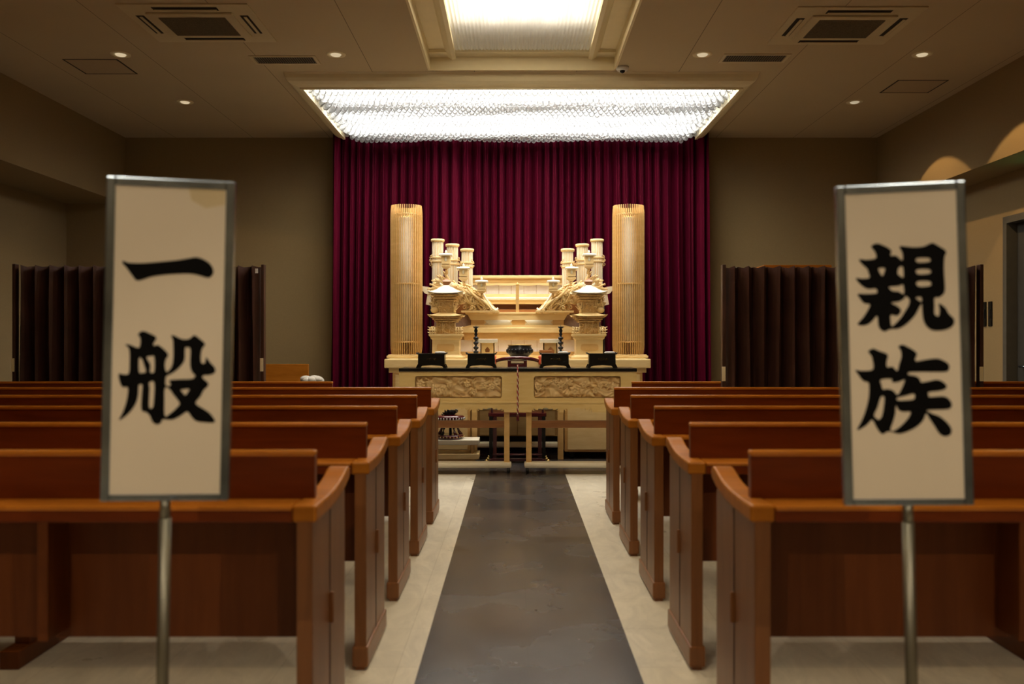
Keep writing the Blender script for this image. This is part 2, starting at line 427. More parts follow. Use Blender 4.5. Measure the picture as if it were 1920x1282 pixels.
# ---- long recessed ceiling lamp over the aisle
t = thing('recessed_ceiling_lamp', 'long recessed ribbed ceiling lamp glowing white above the central aisle', 'ceiling lamp', (RC, 4.6, CE))
b = MB(); hw = .62; zf = .14
y0, y1 = -3.7, 3.68                                          # local, lip to lip
ye = 8.13 - 4.6
for sx in (-1, 1):
    b.box(min(sx * RW, sx * (RW - .02)), max(sx * RW, sx * (RW - .02)), y0, y1, -.012, zf + .1)
    # stepped cove between the recess side and the lens
    poly = [(sx * (RW - .02), zf), (sx * (RW - .02), zf + .05), (sx * hw, zf + .05), (sx * hw, zf - .05), (sx * (hw + .035), zf - .06), (sx * (hw + .075), zf - .035), (sx * (hw + .10), zf)]
    b.prism(poly, y0, y1, 'xz')
b.box(-RW, RW, y1 - .02, y1, -.012, zf + .1)
b.box(-RW + .02, RW - .02, ye, y1 - .02, zf - .03, zf + .05)
b.box(-RW, RW, y0, y0 + .2, -.012, zf + .1)
b.build('trim', 'ceil_trim', t)
b = MB(); n = 38; vs = []; fs = []
for j, yy in enumerate((y0 + .2, ye)):
    for i in range(n * 8 + 1):
        u = i / (n * 8); vs.append((-hw + 2 * hw * u, yy, zf - .012 * abs(math.sin(math.pi * u * n))))
m_ = n * 8 + 1
fs = [(i, i + 1, m_ + i + 1, m_ + i) for i in range(m_ - 1)]
b.add(vs, fs, True); b.build('ribbed_diffuser', 'diffuser', t)
b = MB()
for k in range(5):
    xx = -.48 + .24 * k
    b.cyl((xx, y0 + .25, zf + .11), (xx, 7.42 - 4.6 + .04 * (k % 2), zf + .11), .016, 12)
b.build('light_tube', 'tube', t)
b = MB(); b.box(-hw - .03, hw + .03, y0 + .1, ye + .03, zf + .19, zf + .20); b.box(-hw - .03, -hw, y0 + .1, ye + .03, zf + .05, zf + .2)
b.box(hw, hw + .03, y0 + .1, ye + .03, zf + .05, zf + .2); b.box(-hw, hw, ye, ye + .03, zf + .05, zf + .2)
b.build('reflector_housing', 'white', t)

# ---- chandelier over the altar
t = thing('crystal_ceiling_light', 'wide ceiling light of hanging glass drops blazing white above the altar', 'ceiling light', (.06, 9.5, CE))
b = MB(); HWX = 2.27; ya, yb = 8.36 - 9.5, 10.62 - 9.5
prof = [(0, 0), (.012, -.015), (.018, -.045), (.035, -.075), (.07, -.098), (.11, -.108), (.13, -.110), (.13, -.125), (.16, -.125), (.16, 0)]
vs = []
for (px_, py_, ex, ey) in ((-1, yb, 1, 0), (-1, ya, 1, 1), (1, ya, -1, 1), (1, yb, -1, 0)):
    vs += [(px_ * HWX + ex * u, py_ + ey * u, v) for u, v in prof]
n_ = len(prof)
b.add(vs, [(j * n_ + i, j * n_ + (i + 1) % n_, (j + 1) * n_ + (i + 1) % n_, (j + 1) * n_ + i) for j in range(3) for i in range(n_)] + [tuple(range(n_)), tuple(range(3 * n_, 4 * n_))])
b.build('moulding', 'ceil_trim', t)
b = MB(); b.box(-HWX + .15, HWX - .15, ya + .15, yb, -.012, -.006); b.build('backing_panel', 'white', t)
for (u0, u1) in ((.20, .62), (1.02, 1.30), (1.42, 1.98)):
    b = MB(); b.box(-HWX + .25, HWX - .25, ya + u0, ya + u1, -.03, -.013); b.build('lamp_tray', 'chand_panel', t)
b = MB()
ny, nx = 24, 72
for j in range(ny):
    y = ya + .20 + (yb - ya - .26) * j / (ny - 1)
    for i in range(nx):
        x = -HWX + .165 + (2 * HWX - .33) * (i + .5 * (j % 2)) / (nx - .5)
        edge = min(1, (HWX - .2 - abs(x)) / .12)
        dz = -.125 - .010 * math.sin(i * .21 + j * 1.1) - .016 * rnd.random() + .06 * (1 - edge)
        r = .030
        b.ball((x, y, dz), r, (1, .6, 1.15), 10, 8)
d = b.build('glass_drops', 'drops', t); d['kind'] = 'stuff'
b = MB()
for j in range(ny):
    y = ya + .20 + (yb - ya - .26) * j / (ny - 1); b.cyl((-HWX + .17, y, -.035), (HWX - .17, y, -.035), .003, 6)
b.build('hanging_rail', 'chrome', t)

# ---- ceiling fittings
def cassette(label, x, y, tilt=0):
    t = thing('air_conditioner', label, 'air conditioner', (x, y, CE))
    b = MB(); W, D = .5, .42
    # face plate with four slots round the grille
    b.box(-W, W, -D, D, -.012, 0, .004)
    b.box(-.335, .335, -.265, .265, -.028, -.012, .006)
    b.build('face_panel', 'ac', t)
    b = MB(); b.box(-.26, .26, -.20, .20, -.032, -.028)
    for k in range(24): b.box(-.26, .26, -.195 + k * .0165, -.19 + k * .0165, -.036, -.032)
    b.build('intake_grille', 'grille', t)
    for (x0, x1, y0, y1) in ((-.25, .25, -.37, -.30), (-.25, .25, .30, .37), (-.44, -.375, -.20, .20), (.375, .44, -.20, .20)):
        b = MB(); b.box(x0, x1, y0, y1, -.0135, -.012); o = b.build('air_slot', 'dark', t)
        b = MB()
        if x1 - x0 > .2: b.box(x0 + .01, x1 - .01, (y0 + y1) / 2 - .004, (y0 + y1) / 2 + .018, -.024, -.018)
        else: b.box((x0 + x1) / 2 - .004, (x0 + x1) / 2 + .018, y0 + .01, y1 - .01, -.024, -.018)
        b.build('louvre', 'ac', o)
cassette('beige square ceiling air conditioner with dark grille, above the board with one horizontal stroke', -2.53, 7.08)
cassette('beige square ceiling air conditioner with dark grille, above the board with two dense characters', 2.66, 7.14)
def vent(label, x, y):
    t = thing('ceiling_vent', label, 'vent', (x, y, CE)); b = MB()
    b.box(-.30, .30, -.12, -.09, -.008, 0); b.box(-.30, .30, .09, .12, -.008, 0); b.box(-.30, -.27, -.09, .09, -.008, 0); b.box(.27, .30, -.09, .09, -.008, 0)
    b.build('frame', 'ac', t)
    b = MB(); b.box(-.27, .27, -.09, .09, -.003, 0); b.build('dark_opening', 'dark', t)
    b = MB()
    for k in range(26): b.box(-.265 + k * .021, -.259 + k * .021, -.09, .09, -.007, -.003)
    b.build('slats', 'grille', t)
vent('slotted rectangular ceiling vent to the left of the crystal ceiling light', -2.09, 8.0)
vent('slotted rectangular ceiling vent to the right of the crystal ceiling light', 2.16, 7.95)
def hatch(label, x, y):
    t = thing('access_hatch', label, 'ceiling hatch', (x, y, CE)); b = MB()
    for (x0, x1, y0, y1) in ((-.25, .25, -.22, -.207), (-.25, .25, .207, .22), (-.25, -.235, -.22, .22), (.235, .25, -.22, .22)): b.box(x0, x1, y0, y1, -.003, 0)
    b.build('frame', 'dark', t)
    b = MB(); b.box(-.235, .235, -.207, .207, -.002, 0); b.build('panel', 'hatch', t)
hatch('square ceiling access hatch with dark edges near the left wall', -3.86, 8.2)
hatch('square ceiling access hatch with dark edges near the right wall', 4.0, 8.84)
def downlight(x, y, label, bulb='bulb', power=30, blend=.12, size=117, tilt=0, color=WARM):
    t = thing('downlight', label, 'downlight', (x, y, CE), group=None)
    b = MB(); b.lathe([(.052, .0), (.052, -.004), (.085, -.006), (.088, 0)], n=32, cap=False); b.build('ring', 'ceil_trim', t)
    b = MB(); b.lathe([(.052, -.002), (.040, .0), (.03, -.0005)], n=24, cap=False); b.build('reflector', 'chrome', t)
    b = MB(); b.lathe([(.048, -.003), (.040, -.012), (.02, -.018), (.0001, -.020)], n=20); b.build('bulb', bulb, t)
    l = bpy.data.lights.new('downlight_beam', 'SPOT'); l.energy = power; l.color = color; l.spot_size = R(size); l.spot_blend = blend; l.shadow_soft_size = .02
    o = bpy.data.objects.new('downlight_beam', l); col.objects.link(o); o.location = (x, y, CE - .04); o.rotation_euler.y = R(tilt)
    return t
downlight(3.63, 7.85, 'bright round downlight beside the right-hand ceiling hatch, nearer the camera', power=60, blend=.06, size=80, tilt=-19)
downlight(3.63, 9.41, 'small round downlight farthest back on the right-hand ceiling', 'bulb_dim', power=55, blend=.06, size=80, tilt=-19)
downlight(-3.52, 7.85, 'round downlight just behind the left-hand ceiling hatch corner', power=7)
downlight(-3.53, 9.41, 'small round downlight farthest back on the left-hand ceiling', power=9)
downlight(-1.60, 7.85, 'round downlight between the left-hand slotted vent and the long recess', power=10)
downlight(1.67, 7.85, 'round downlight between the long recess and the right-hand slotted vent', power=10)
for (x, y, p) in ((-3.52, 3.2, 8), (3.63, 3.2, 16), (-1.6, 3.2, 16), (1.67, 3.2, 16), (-1.5, -.6, 118), (1.6, -.6, 118), (-3.52, 5.5, 5), (3.63, 5.5, 10)):
    tag(downlight(x, y, 'round ceiling downlight over the nearer pews', power=p, color=(1, .82, .60) if y < 0 else WARM), group='downlights over the nearer pews')
t = thing('security_camera', 'small white dome camera on the ceiling beside the long lamp recess', 'security camera', (1.0, 8.22, CE))
b = MB(); b.lathe([(.062, 0), (.062, -.012), (.052, -.03), (.04, -.036), (.001, -.036)], n=28); b.build('housing', 'white', t)
b = MB(); b.ball((0, -.012, -.034), .026); b.build('lens', 'black', t)
t = thing('exit_sign', 'green lit box above the grey door on the right wall', 'sign', (4.96, 8.2, 2.72))
b = MB(); b.box(-.02, .04, -.2, .2, -.09, .09, .01); b.build('case', 'white', t)
b = MB(); b.box(-.026, -.02, -.185, .185, -.075, .075); b.build('lit_face', 'exit', t)
for i, y in enumerate((9.365, 9.25)):
    t = thing('wall_switch', ('dark upright switch plate on the right wall, the one %s the door' % ('farther from', 'nearer to')[i]), 'switch', (5.0, y, 1.54), group='switch plates on the right wall')
    b = MB(); b.box(-.012, 0, -.035, .035, -.13, .13, .004); b.build('plate', 'black', t)
    b = MB(); b.box(-.018, -.012, -.015, .015, -.05, .05, .002); b.build('rocker', 'bronze', t)

# ---- maroon curtain behind the altar
t = thing('stage_curtain', 'maroon velvet curtain hanging in deep folds behind the altar', 'curtain', (.067, 10.8, 0))
b = MB(); n = 1400; rows = 9; vs = []; fs = []
W = 2.27; zt = CE - .005
ph = [rnd.uniform(0, 6.28) for _ in range(6)]
for j in range(rows):
    v = j / (rows - 1); z = .01 + (zt - .01) * v
    for i in range(n):
        u = i / (n - 1); x = -W + 2 * W * u
        k = 1 - .45 * v
        q = x * 60 + 3.2 * math.sin(x * 2.3 + ph[0]) + 1.6 * math.sin(x * 7.1 + ph[3]) + .4 * math.sin(v * 3 + x * 3)
        sn = math.sin(q); y = .11 * k * (1 - 2 * abs(math.sin(q / 2)) ** .75) + .020 * k * math.sin(q * 2.3 + 3 * math.sin(x * 3.7 + ph[1])) + .03 * math.sin(x * 5 + ph[2])
        flare = 1 + (.012 * (1 - v))
        yy = y - (.16 * max(0, (abs(x) - 2.08) / .19) ** 1.5 if abs(x) > 2.08 else 0)
        vs.append((x * flare, yy, z))
for j in range(rows - 1):
    for i in range(n - 1): fs.append((j * n + i, j * n + i + 1, (j + 1) * n + i + 1, (j + 1) * n + i))
b.add(vs, fs, True); b.build('cloth', 'curtain', t)
b = MB(); b.box(-W, W, -.012, .012, zt - .02, CE); b.build('track', 'dark', t)

# ================================================================== pews
def pew(zr, xa, xb, label, detail=True):
    """xa: aisle-side end, xb: wall-side end; zr: rear edge (towards the camera)"""
    s = 1 if xb > xa else -1; L = abs(xb - xa)
    t = thing('pew', label, 'pew', (xa, zr, 0), group='long wooden pews in rows')
    def bx(b, u0, u1, y0, y1, z0, z1, c=0.):
        a, d = sorted((s * u0, s * u1)); b.box(a, d, y0, y1, z0, z1, c)
    for u0 in (0., L - .045):
        b = MB(); bx(b, u0, u0 + .045, .0, .47, .07, .76, .004)
        bx(b, u0 + (.0 if u0 else -.001), u0 + .046, .232, .236, .09, .75)
        o = b.build('end_panel', 'pew_side', t)
        b = MB(); bx(b, u0 - .008, u0 + .053, -.008, .478, .012, .09, .008); bx(b, u0 + .004, u0 + .041, .0, .08, 0, .02); bx(b, u0 + .004, u0 + .041, .39, .47, 0, .02)
        b.build('plinth', 'pew_side', o)
        b = MB(); bx(b, u0 - .0012, u0 + .001, .230, .238, .09, .75); b.build('groove', 'dark', o)
        b = MB(); bx(b, u0 - .012, u0 + .002, .229, .239, .39, .485, .004); b.build('handle', 'pew_side', o)
        # armrest cap, sweeping up to the front
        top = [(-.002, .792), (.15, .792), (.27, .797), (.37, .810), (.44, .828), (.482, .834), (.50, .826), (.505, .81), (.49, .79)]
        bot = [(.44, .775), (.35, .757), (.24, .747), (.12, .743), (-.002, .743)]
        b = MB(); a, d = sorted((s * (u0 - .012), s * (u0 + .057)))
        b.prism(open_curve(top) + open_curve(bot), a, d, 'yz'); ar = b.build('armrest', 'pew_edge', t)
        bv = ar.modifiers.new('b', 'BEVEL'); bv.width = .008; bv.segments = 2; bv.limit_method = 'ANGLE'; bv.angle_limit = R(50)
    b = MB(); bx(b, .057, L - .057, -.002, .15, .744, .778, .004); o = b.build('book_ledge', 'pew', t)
    b = MB(); bx(b, .057, L - .057, -.006, .15, .776, .79, .006); b.build('lit_ledge_lip', 'pew_highlight', o)  # strip added as the painted highlight along the glossy ledge edge
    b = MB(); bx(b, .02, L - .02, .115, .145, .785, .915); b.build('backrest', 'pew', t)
    b = MB(); bx(b, .018, L - .018, .110, .150, .913, .931, .007); b.build('top_rail', 'pew_highlight', t)
    b = MB(); bx(b, .045, L - .045, .118, .142, .385, .75); b.build('back_panel', 'pew_v', t)
    b = MB(); bx(b, .045, L - .045, .145, .47, .40, .435, .008); b.build('seat', 'pew', t)
    k = .74
    j = 0
    while k < L - .3:
        if j % 2 == 0:
            b = MB(); bx(b, k, k + .03, .0, .118, .41, .75, .003); b.build('divider', 'pew_v', t)
        else:
            b = MB(); bx(b, k - .03, k + .03, .09, .42, .07, .40, .004); o = b.build('leg', 'pew_v', t)
            b = MB(); bx(b, k - .038, k + .038, .0, .47, 0, .07, .006); b.build('foot', 'pew_v', o)
        k += .62; j += 1
rows = ['nearest', 'second', 'third', 'fourth', 'fifth']
for i in range(5):
    for side in (0, 1):
        xa, xb = ((-.567, -4.25), (.67, 4.35))[side]
        pew(2.46 + .889 * i, xa, xb, '%s wooden pew from the camera, %s of the aisle' % (rows[i], ('left', 'right')[side]))
pew(2.46 + .889 * 5, -1.44, -4.25, 'short wooden pew farthest forward on the left, in front of the folding screen')
pew(2.46 + .889 * 5, .912, 4.35, 'wooden pew farthest forward on the right, mostly behind the folding screen')

# ================================================================== reserved-seat boards
GLY = {
 'one': (215, 470, 8.545, [[(165,175),(250,205),(450,215),(700,200),(1000,175),(1200,145),(1330,130),(1450,175),(1540,240),(1590,330),(1585,400),(1540,450),(1480,455),(1350,415),(1200,390),(950,395),(750,410),(600,435),(460,480),(380,490),(330,440),(230,300),(160,215)]]),
 'kind': (215, 610, 6.41, [[(300,110),(355,75),(440,105),(515,155),(480,225),(490,250),(540,245),(620,310),(655,365),(630,410),(615,480),(630,560),(665,545),(700,490),(715,400),(715,260),(710,185),(690,135),(720,130),(790,165),(850,180),(910,170),(965,130),(1020,165),(1095,235),(1060,290),(1045,360),(1045,440),(1065,470),(1095,455),(1110,395),(1150,450),(1215,525),(1210,580),(1150,605),(1080,610),(1065,640),(1130,700),(1125,740),(1075,790),(1040,860),(980,940),(1060,1000),(1150,1060),(1215,1150),(1190,1175),(1090,1170),(990,1155),(930,1100),(880,1040),(800,1090),(700,1135),(590,1130),(570,1170),(520,1190),(470,1160),(440,1090),(400,1045),(350,1030),(335,970),(345,800),(350,720),(325,710),(305,730),(300,830),(275,930),(220,1020),(150,1090),(75,1135),(120,1040),(165,900),(180,750),(115,740),(80,660),(75,580),(120,590),(190,580),(200,450),(200,330),(185,270),(150,235),(200,235),(300,275),(325,230),(325,160)],
   [(310,400),(345,410),(370,480),(390,560),(345,575),(310,560)], [(400,390),(450,375),(490,385),(490,560),(440,565),(445,480)],
   [(430,690),(490,690),(485,900),(470,990),(430,985),(430,850),(435,760)],
   [(855,285),(850,420),(800,500),(720,570),(640,610),(625,640),(625,720),(660,735),(685,715),(670,665),(800,655),(940,650),(975,610),(940,570),(915,480),(920,300),(890,275)],
   [(660,760),(720,840),(790,935),(760,990),(680,1060),(615,1090),(610,900),(615,760)], [(805,780),(905,770),(880,820),(855,845),(830,815)]]),
 'kin': (1595, 440, 6.41, [[(235,125),(300,90),(370,110),(440,145),(475,180),(465,235),(530,235),(600,290),(610,240),(600,190),(570,125),(640,125),(740,135),(850,125),(930,90),(970,85),(1050,130),(1105,165),(1120,205),(1100,250),(1095,400),(1105,560),(1105,650),(1080,700),(1030,730),(985,735),(985,830),(985,920),(1015,950),(1040,940),(1045,870),(1035,800),(1110,850),(1150,920),(1210,980),(1215,1040),(1170,1090),(1080,1120),(970,1120),(900,1080),(855,1000),(840,880),(835,805),(800,860),(750,950),(650,1050),(560,1100),(480,1105),(440,1115),(400,1135),(350,1115),(320,1060),(305,950),(230,1030),(150,1065),(70,1050),(130,980),(190,890),(220,815),(150,800),(100,740),(75,690),(180,690),(300,680),(300,635),(270,625),(190,630),(110,580),(50,505),(130,510),(215,495),(200,430),(185,390),(130,340),(90,280),(180,285),(290,265),(280,190)],
   [(320,390),(400,385),(375,470),(355,465)], [(565,375),(612,370),(618,490),(575,475),(548,440)],
   [(450,605),(560,595),(615,580),(622,690),(560,660),(490,655),(460,630)],
   [(645,715),(690,755),(680,820),(640,890),(580,980),(490,1070),(470,1040),(468,940),(540,950),(585,910),(585,870),(540,830),(475,795),(560,780),(620,750)],
   [(765,730),(830,728),(832,780),(800,765)], [(775,265),(915,260),(925,305),(785,315)], [(775,400),(920,395),(930,445),(790,455)], [(780,540),(925,535),(935,590),(795,600)]]),
 'clan': (1595, 630, 6.41, [[(200,155),(260,120),(330,150),(415,180),(435,215),(420,270),(425,340),(490,335),(545,385),(570,300),(595,220),(590,150),(560,95),(610,75),(650,90),(740,140),(780,185),(760,235),(770,270),(860,255),(1010,235),(1090,260),(1150,300),(1160,350),(1130,390),(1020,395),(850,395),(690,400),(680,430),(760,445),(810,475),(830,520),(910,510),(1010,488),(1080,510),(1130,560),(1110,600),(1040,620),(920,635),(915,665),(935,695),(1080,685),(1150,710),(1190,770),(1180,820),(1120,840),(960,845),(895,855),(960,890),(1060,930),(1150,1010),(1190,1080),(1175,1140),(1110,1160),(1050,1130),(990,1040),(930,950),(890,890),(860,960),(800,1030),(700,1090),(580,1130),(480,1110),(430,1105),(375,1135),(335,1110),(290,1040),(245,965),(180,1030),(65,1090),(120,980),(170,850),(205,700),(210,560),(195,520),(140,505),(80,430),(45,375),(110,385),(255,370),(250,250),(235,205)],
   [(350,490),(480,480),(485,520),(560,515),(635,490),(600,590),(550,670),(500,620),(430,600),(375,605),(360,560)],
   [(350,695),(390,695),(392,760),(370,900),(350,945),(320,965),(270,915),(310,820)],
   [(545,705),(640,680),(745,655),(745,720),(640,735),(555,735)],
   [(530,795),(565,850),(620,870),(705,870),(680,940),(600,1030),(510,1095),(465,1085),(500,980),(525,880)]]),
}
def sign(label, px, yaw, lean, glyphs, quad, w, h, stain):
    y = 2.08
    xc = X((quad[0][0] + quad[1][0] + quad[2][0] + quad[3][0]) / 4, y); zc = Z((quad[0][1] + quad[2][1]) / 2 + 2, y)
    xp = X(px, y)
    t = thing('standing_sign', label, 'sign', (xc, y, 0))
    mt = Matrix.Translation((0, 0, zc)) @ Matrix.Rotation(R(lean), 4, 'Y') @ Matrix.Rotation(R(yaw), 4, 'Z')
    def put(o): o.matrix_local = mt @ o.matrix_local; return o
    b = MB(); b.box(-w / 2 + .004, w / 2 - .004, -.009, .009, -h / 2 + .004, h / 2 - .004); bd = b.build('board', 'board'); bd.parent = t; bd.matrix_local = mt
    b = MB(); f = .020
    for (x0, x1, z0, z1) in ((-w / 2, -w / 2 + f, -h / 2, h / 2), (w / 2 - f, w / 2, -h / 2, h / 2)):
        b.box(x0, x1, -.013, .013, z0, z1, .003)
    b.box(-w / 2 + f, w / 2 - f, -.013, .013, h / 2 - f, h / 2, .003); b.box(-w / 2 + f, w / 2 - f, -.013, .013, -h / 2, -h / 2 + f * .75, .003)
    fr = b.build('frame', 'steel'); fr.parent = t; fr.matrix_local = mt
    (ax, ay), (bx_, by), (cx, cy), (dx, dy) = quad           # TL TR BR BL
    def uv(x, yy):
        u, v = .5, .5
        for _ in range(12):
            fx = (1 - u) * (1 - v) * ax + u * (1 - v) * bx_ + u * v * cx + (1 - u) * v * dx - x
            fy = (1 - u) * (1 - v) * ay + u * (1 - v) * by + u * v * cy + (1 - u) * v * dy - yy
            u -= fx / ((1 - v) * (bx_ - ax) + v * (cx - dx)); v -= fy / ((1 - u) * (dy - ay) + u * (cy - by))
        return ((u - .5) * w, (.5 - v) * h)
    for g in glyphs:
        ox, oy, k, loops = GLY[g]
        lp = [smooth_loop([uv(ox + a / k, oy + c / k) for a, c in l]) for l in loops]
        o = shape2d('written_character', 'ink', lp, .0008, bd, Matrix.Translation((0, -.0096, 0)))
    if stain:
        o = shape2d('tape_patch', 'stain', [[(w/2-f-.085, h/2-f), (w/2-f-.078, h/2-f-.028), (w/2-f-.045, h/2-f-.045), (w/2-f-.002, h/2-f-.035), (w/2-f-.002, h/2-f)]], .0004, bd, Matrix.Translation((0, -.0093, 0)))
    # pole: leans the same way, ends in a round foot
    b = MB(); top = mt @ Vector((xp - xc - .0, .0, -h / 2 - .0)); top = Vector((xp - xc, 0, zc - h / 2 + .005))
    dxp = -math.tan(R(lean * .75))
    foot = Vector((top.x + dxp * top.z, 0, .02))
    b.tube([top, top + (foot - top) * .06], .0115, 20); b.tube([top + (foot - top) * .055, foot], .0138, 20)
    b.build('pole', 'steel_pole', t)
    b = MB(); b.lathe([(.17, 0), (.17, .01), (.16, .018), (.04, .026), (.02, .06), (.0145, .065)], (foot.x, 0, 0), 40); b.build('foot_plate', 'steel', t)
    b = MB(); b.box(top.x - .03, top.x + .03, -.012, .012, top.z - .004, top.z + .004, .002); b.build('bracket', 'steel', t)
sign('steel framed board on a pole reading 一般, in front of the left pews', 310, 9, 1.2, ('one', 'kind'),
     ((205, 332), (442, 346), (430, 938), (192, 938)), .288, .757, True)
sign('steel framed board on a pole reading 親族, in front of the right pews', 1702, -7, -1.6, ('kin', 'clan'),
     ((1566, 349), (1803, 337), (1822, 938), (1582, 940)), .290, .757, False)
#@@PART2
# ================================================================== folding screens and what stands behind them
def screen(label, x0, x1, y, h, npl, skew=0.):
    t = thing('folding_screen', label, 'folding screen', ((x0 + x1) / 2, y, 0)); W = x1 - x0
    b = MB(); n = npl * 8; vs = []; fs = []; rows_ = 7
    for j in range(rows_):
        v = j / (rows_ - 1)
        for i in range(n + 1):
            u = i / n; tri = abs(((u * npl) % 1) * 2 - 1) * 2 - 1
            yy = .062 * math.copysign(abs(tri) ** .7, tri) + .006 * math.sin(v * 7 + i * .6)
            zz = .05 + (h - .05 - .012 * (1 - abs(tri))) * v
            vs.append((-W / 2 + .012 + (W - .024) * u + .004 * math.sin(v * 5 + i), yy + skew * (u - .5), zz))
    for j in range(rows_ - 1):
        for i in range(n): fs.append((j * (n + 1) + i, j * (n + 1) + i + 1, (j + 1) * (n + 1) + i + 1, (j + 1) * (n + 1) + i))
    b.add(vs, fs, False); o = b.build('pleated_cover', 'vinyl', t)
    sd = o.modifiers.new('s', 'SOLIDIFY'); sd.thickness = .006
    for sx in (-1, 1):
        b = MB(); yy = skew * .5 * sx
        b.box(sx * W / 2 - .014, sx * W / 2 + .014, yy - .03, yy + .03, .04, h + .012, .006); p = b.build('end_post', 'vinyl', t)
        b = MB(); b.box(sx * W / 2 - .02, sx * W / 2 + .02, yy - .12, yy + .12, .035, .06, .005); b.build('foot_bar', 'black', p)
        for dy in (-.09, .09):
            b = MB(); b.cyl((sx * W / 2 - .012, yy + dy, .025), (sx * W / 2 + .012, yy + dy, .025), .025, 16); b.build('caster', 'rubber', p)
        b = MB(); b.box(sx * W / 2 - .012 - .008, sx * W / 2 + .008, yy - .036, yy - .03, h * .52, h * .58, .002); b.build('latch_plate', 'ceil_trim', p)
screen('brown pleated vinyl folding screen behind the left-hand pews', X(33, 7.62), X(492, 7.62), 7.62, Z(498, 7.62), 17, .06)
screen('brown pleated vinyl folding screen rising among the right-hand pews', X(1357, 6.72), X(1836, 6.72), 6.72, Z(499, 6.72), 17, -.02)

t = thing('wooden_cabinet', 'orange-brown wooden cabinet whose top edge shows above the right folding screen', 'cabinet', (2.50, 8.0, 0))
b = MB(); b.box(-.28, .28, -.2, .2, .04, 1.885, .005); b.build('body', 'pew_v', t)
b = MB(); b.box(-.30, .30, -.22, .22, 1.885, 1.927, .006); b.build('top', 'pew_edge', t)
b = MB(); b.box(-.26, .26, -.18, .18, 0, .04); b.build('base', 'pew', t)
for sx in (-1, 1):
    b = MB(); b.box(min(.004 * sx, .27 * sx), max(.004 * sx, .27 * sx), -.214, -.2, .08, 1.86, .004); d = b.build('door', 'pew_v', t)
    b = MB(); b.cyl((sx * .04, -.228, .95), (sx * .04, -.228, 1.1), .007); b.build('handle', 'steel', d)

o = MB(); o.box(-.012, .012, -.002, 0, -.02, .02); o = o.build('paper_tag', 'label_white', None, (X(482, 7.56), 7.545, Z(508, 7.56))); tag(o, 'tiny white paper tag stuck near the top right corner of the left folding screen', 'tag')

# a plain bench end against the back wall, far left
t = thing('bench', 'small orange-brown wooden bench standing by the left end of the maroon curtain', 'bench', (-2.75, 10.2, 0))
b = MB(); b.box(-.42, .32, .14, .18, .3, .985, .006); b.build('backrest', 'pew_edge', t)
b = MB(); b.box(-.42, .32, -.28, .18, .40, .44, .006); b.build('seat', 'pew', t)
for x in (-.42, .27):
    b = MB(); b.box(x, x + .05, -.28, .19, 0, .62, .006); b.build('end_panel', 'pew_v', t)
t = thing('stool', 'dark stool beside the far left bench, mostly hidden behind pew backs', 'stool', (-2.30, 9.75, 0))
b = MB(); b.lathe([(.20, .74), (.205, .76), (.20, .78), (.01, .785)], n=28); b.build('seat', 'bronze', t)
for k in range(4):
    a = R(45 + 90 * k); b = MB(); b.cyl((.13 * math.cos(a), .13 * math.sin(a), .75), (.19 * math.cos(a), .19 * math.sin(a), 0), .012); b.build('leg', 'bronze', t)
o = MB(); vs = 0
for k in range(9):
    a = k * .7; o.ball((.07 * math.cos(a), .05 * math.sin(a), .035 + .008 * (k % 3)), .055, (1.2, 1, .75))
o = o.build('cloth_bundle', 'cloth', None, (-2.25, 9.75, .782)); tag(o, 'crumpled white cloth bundle on the dark stool by the curtain', 'cloth')

# ================================================================== altar
YS = 9.3
def ax(px, y): return (px - 970) * y / 1650                 # altar-local x
SL = Z(673, YS)                                             # top of the altar slab
t = altar = thing('altar', 'tall pale cypress funeral altar in stepped tiers before the maroon curtain', 'altar', (ALTX, YS, 0))
def sym(b, x0, x1, y0, y1, z0, z1, c=0.):
    b.box(x0, x1, y0, y1, z0, z1, c); b.box(-x1, -x0, y0, y1, z0, z1, c)
b = MB(); b.box(-1.41, 1.41, 0, 1.15, Z(690, YS), SL, .012); b.build('main_slab', 'hinoki', t)
b = MB(); b.box(-1.37, 1.37, .05, 1.1, Z(699, YS), Z(690, YS), .006); b.build('slab_moulding', 'hinoki', t)
for s in (-1, 1):
    b = MB(); x0, x1 = sorted((s * .50, s * 1.33)); b.box(x0, x1, .06, 1.05, .075, Z(699, YS), .008); o = b.build('base_cabinet', 'hinoki_o', t)
    b = MB(); b.box(x0 + .03, x1 - .03, .045, .06, .10, .90, .004); b.build('front_board', 'hinoki', o)
    for x in (x0 + .08, x1 - .08):
        for y in (.14, .95):
            b = MB(); b.cyl((x - .02, y, .035), (x + .02, y, .035), .035, 20); b.box(x - .026, x + .026, y - .03, y + .03, .055, .075); b.build('caster', 'rubber', o)
    b = MB(); x = s * .455; b.box(x - .03, x + .03, .0, .06, 0, Z(699, YS), .005); b.build('post', 'hinoki_o', t)
b = MB(); b.box(-.50, .50, .55, .58, .19, .92); pn = b.build('centre_panel', 'hinoki_o', t)
for s in (-1, 1):
    b = MB(); x0, x1 = sorted((s * .003, s * .42)); b.box(x0, x1, .535, .55, .20, .48, .003); d = b.build('door', 'hinoki', pn)
b = MB(); b.box(-.03, .03, .53, .535, .44, .48, .002); b.box(-.16, -.10, .52, .535, .455, .485, .002); b.box(.10, .16, .52, .535, .455, .485, .002); b.build('door_fittings', 'bronze', pn)
b = MB(); b.box(-.50, .50, .50, .54, .49, .525, .005); b.build('rail', 'white_wood', t)
b = MB(); b.box(-.44, .44, .02, .08, .125, .185, .018); b.build('floor_beam', 'white_wood', t)
b = MB(); b.box(-.50, .50, .6, .62, .12, .28); b.build('shade_board', 'dark', t)  # dark board standing in for the shadow void below the doors

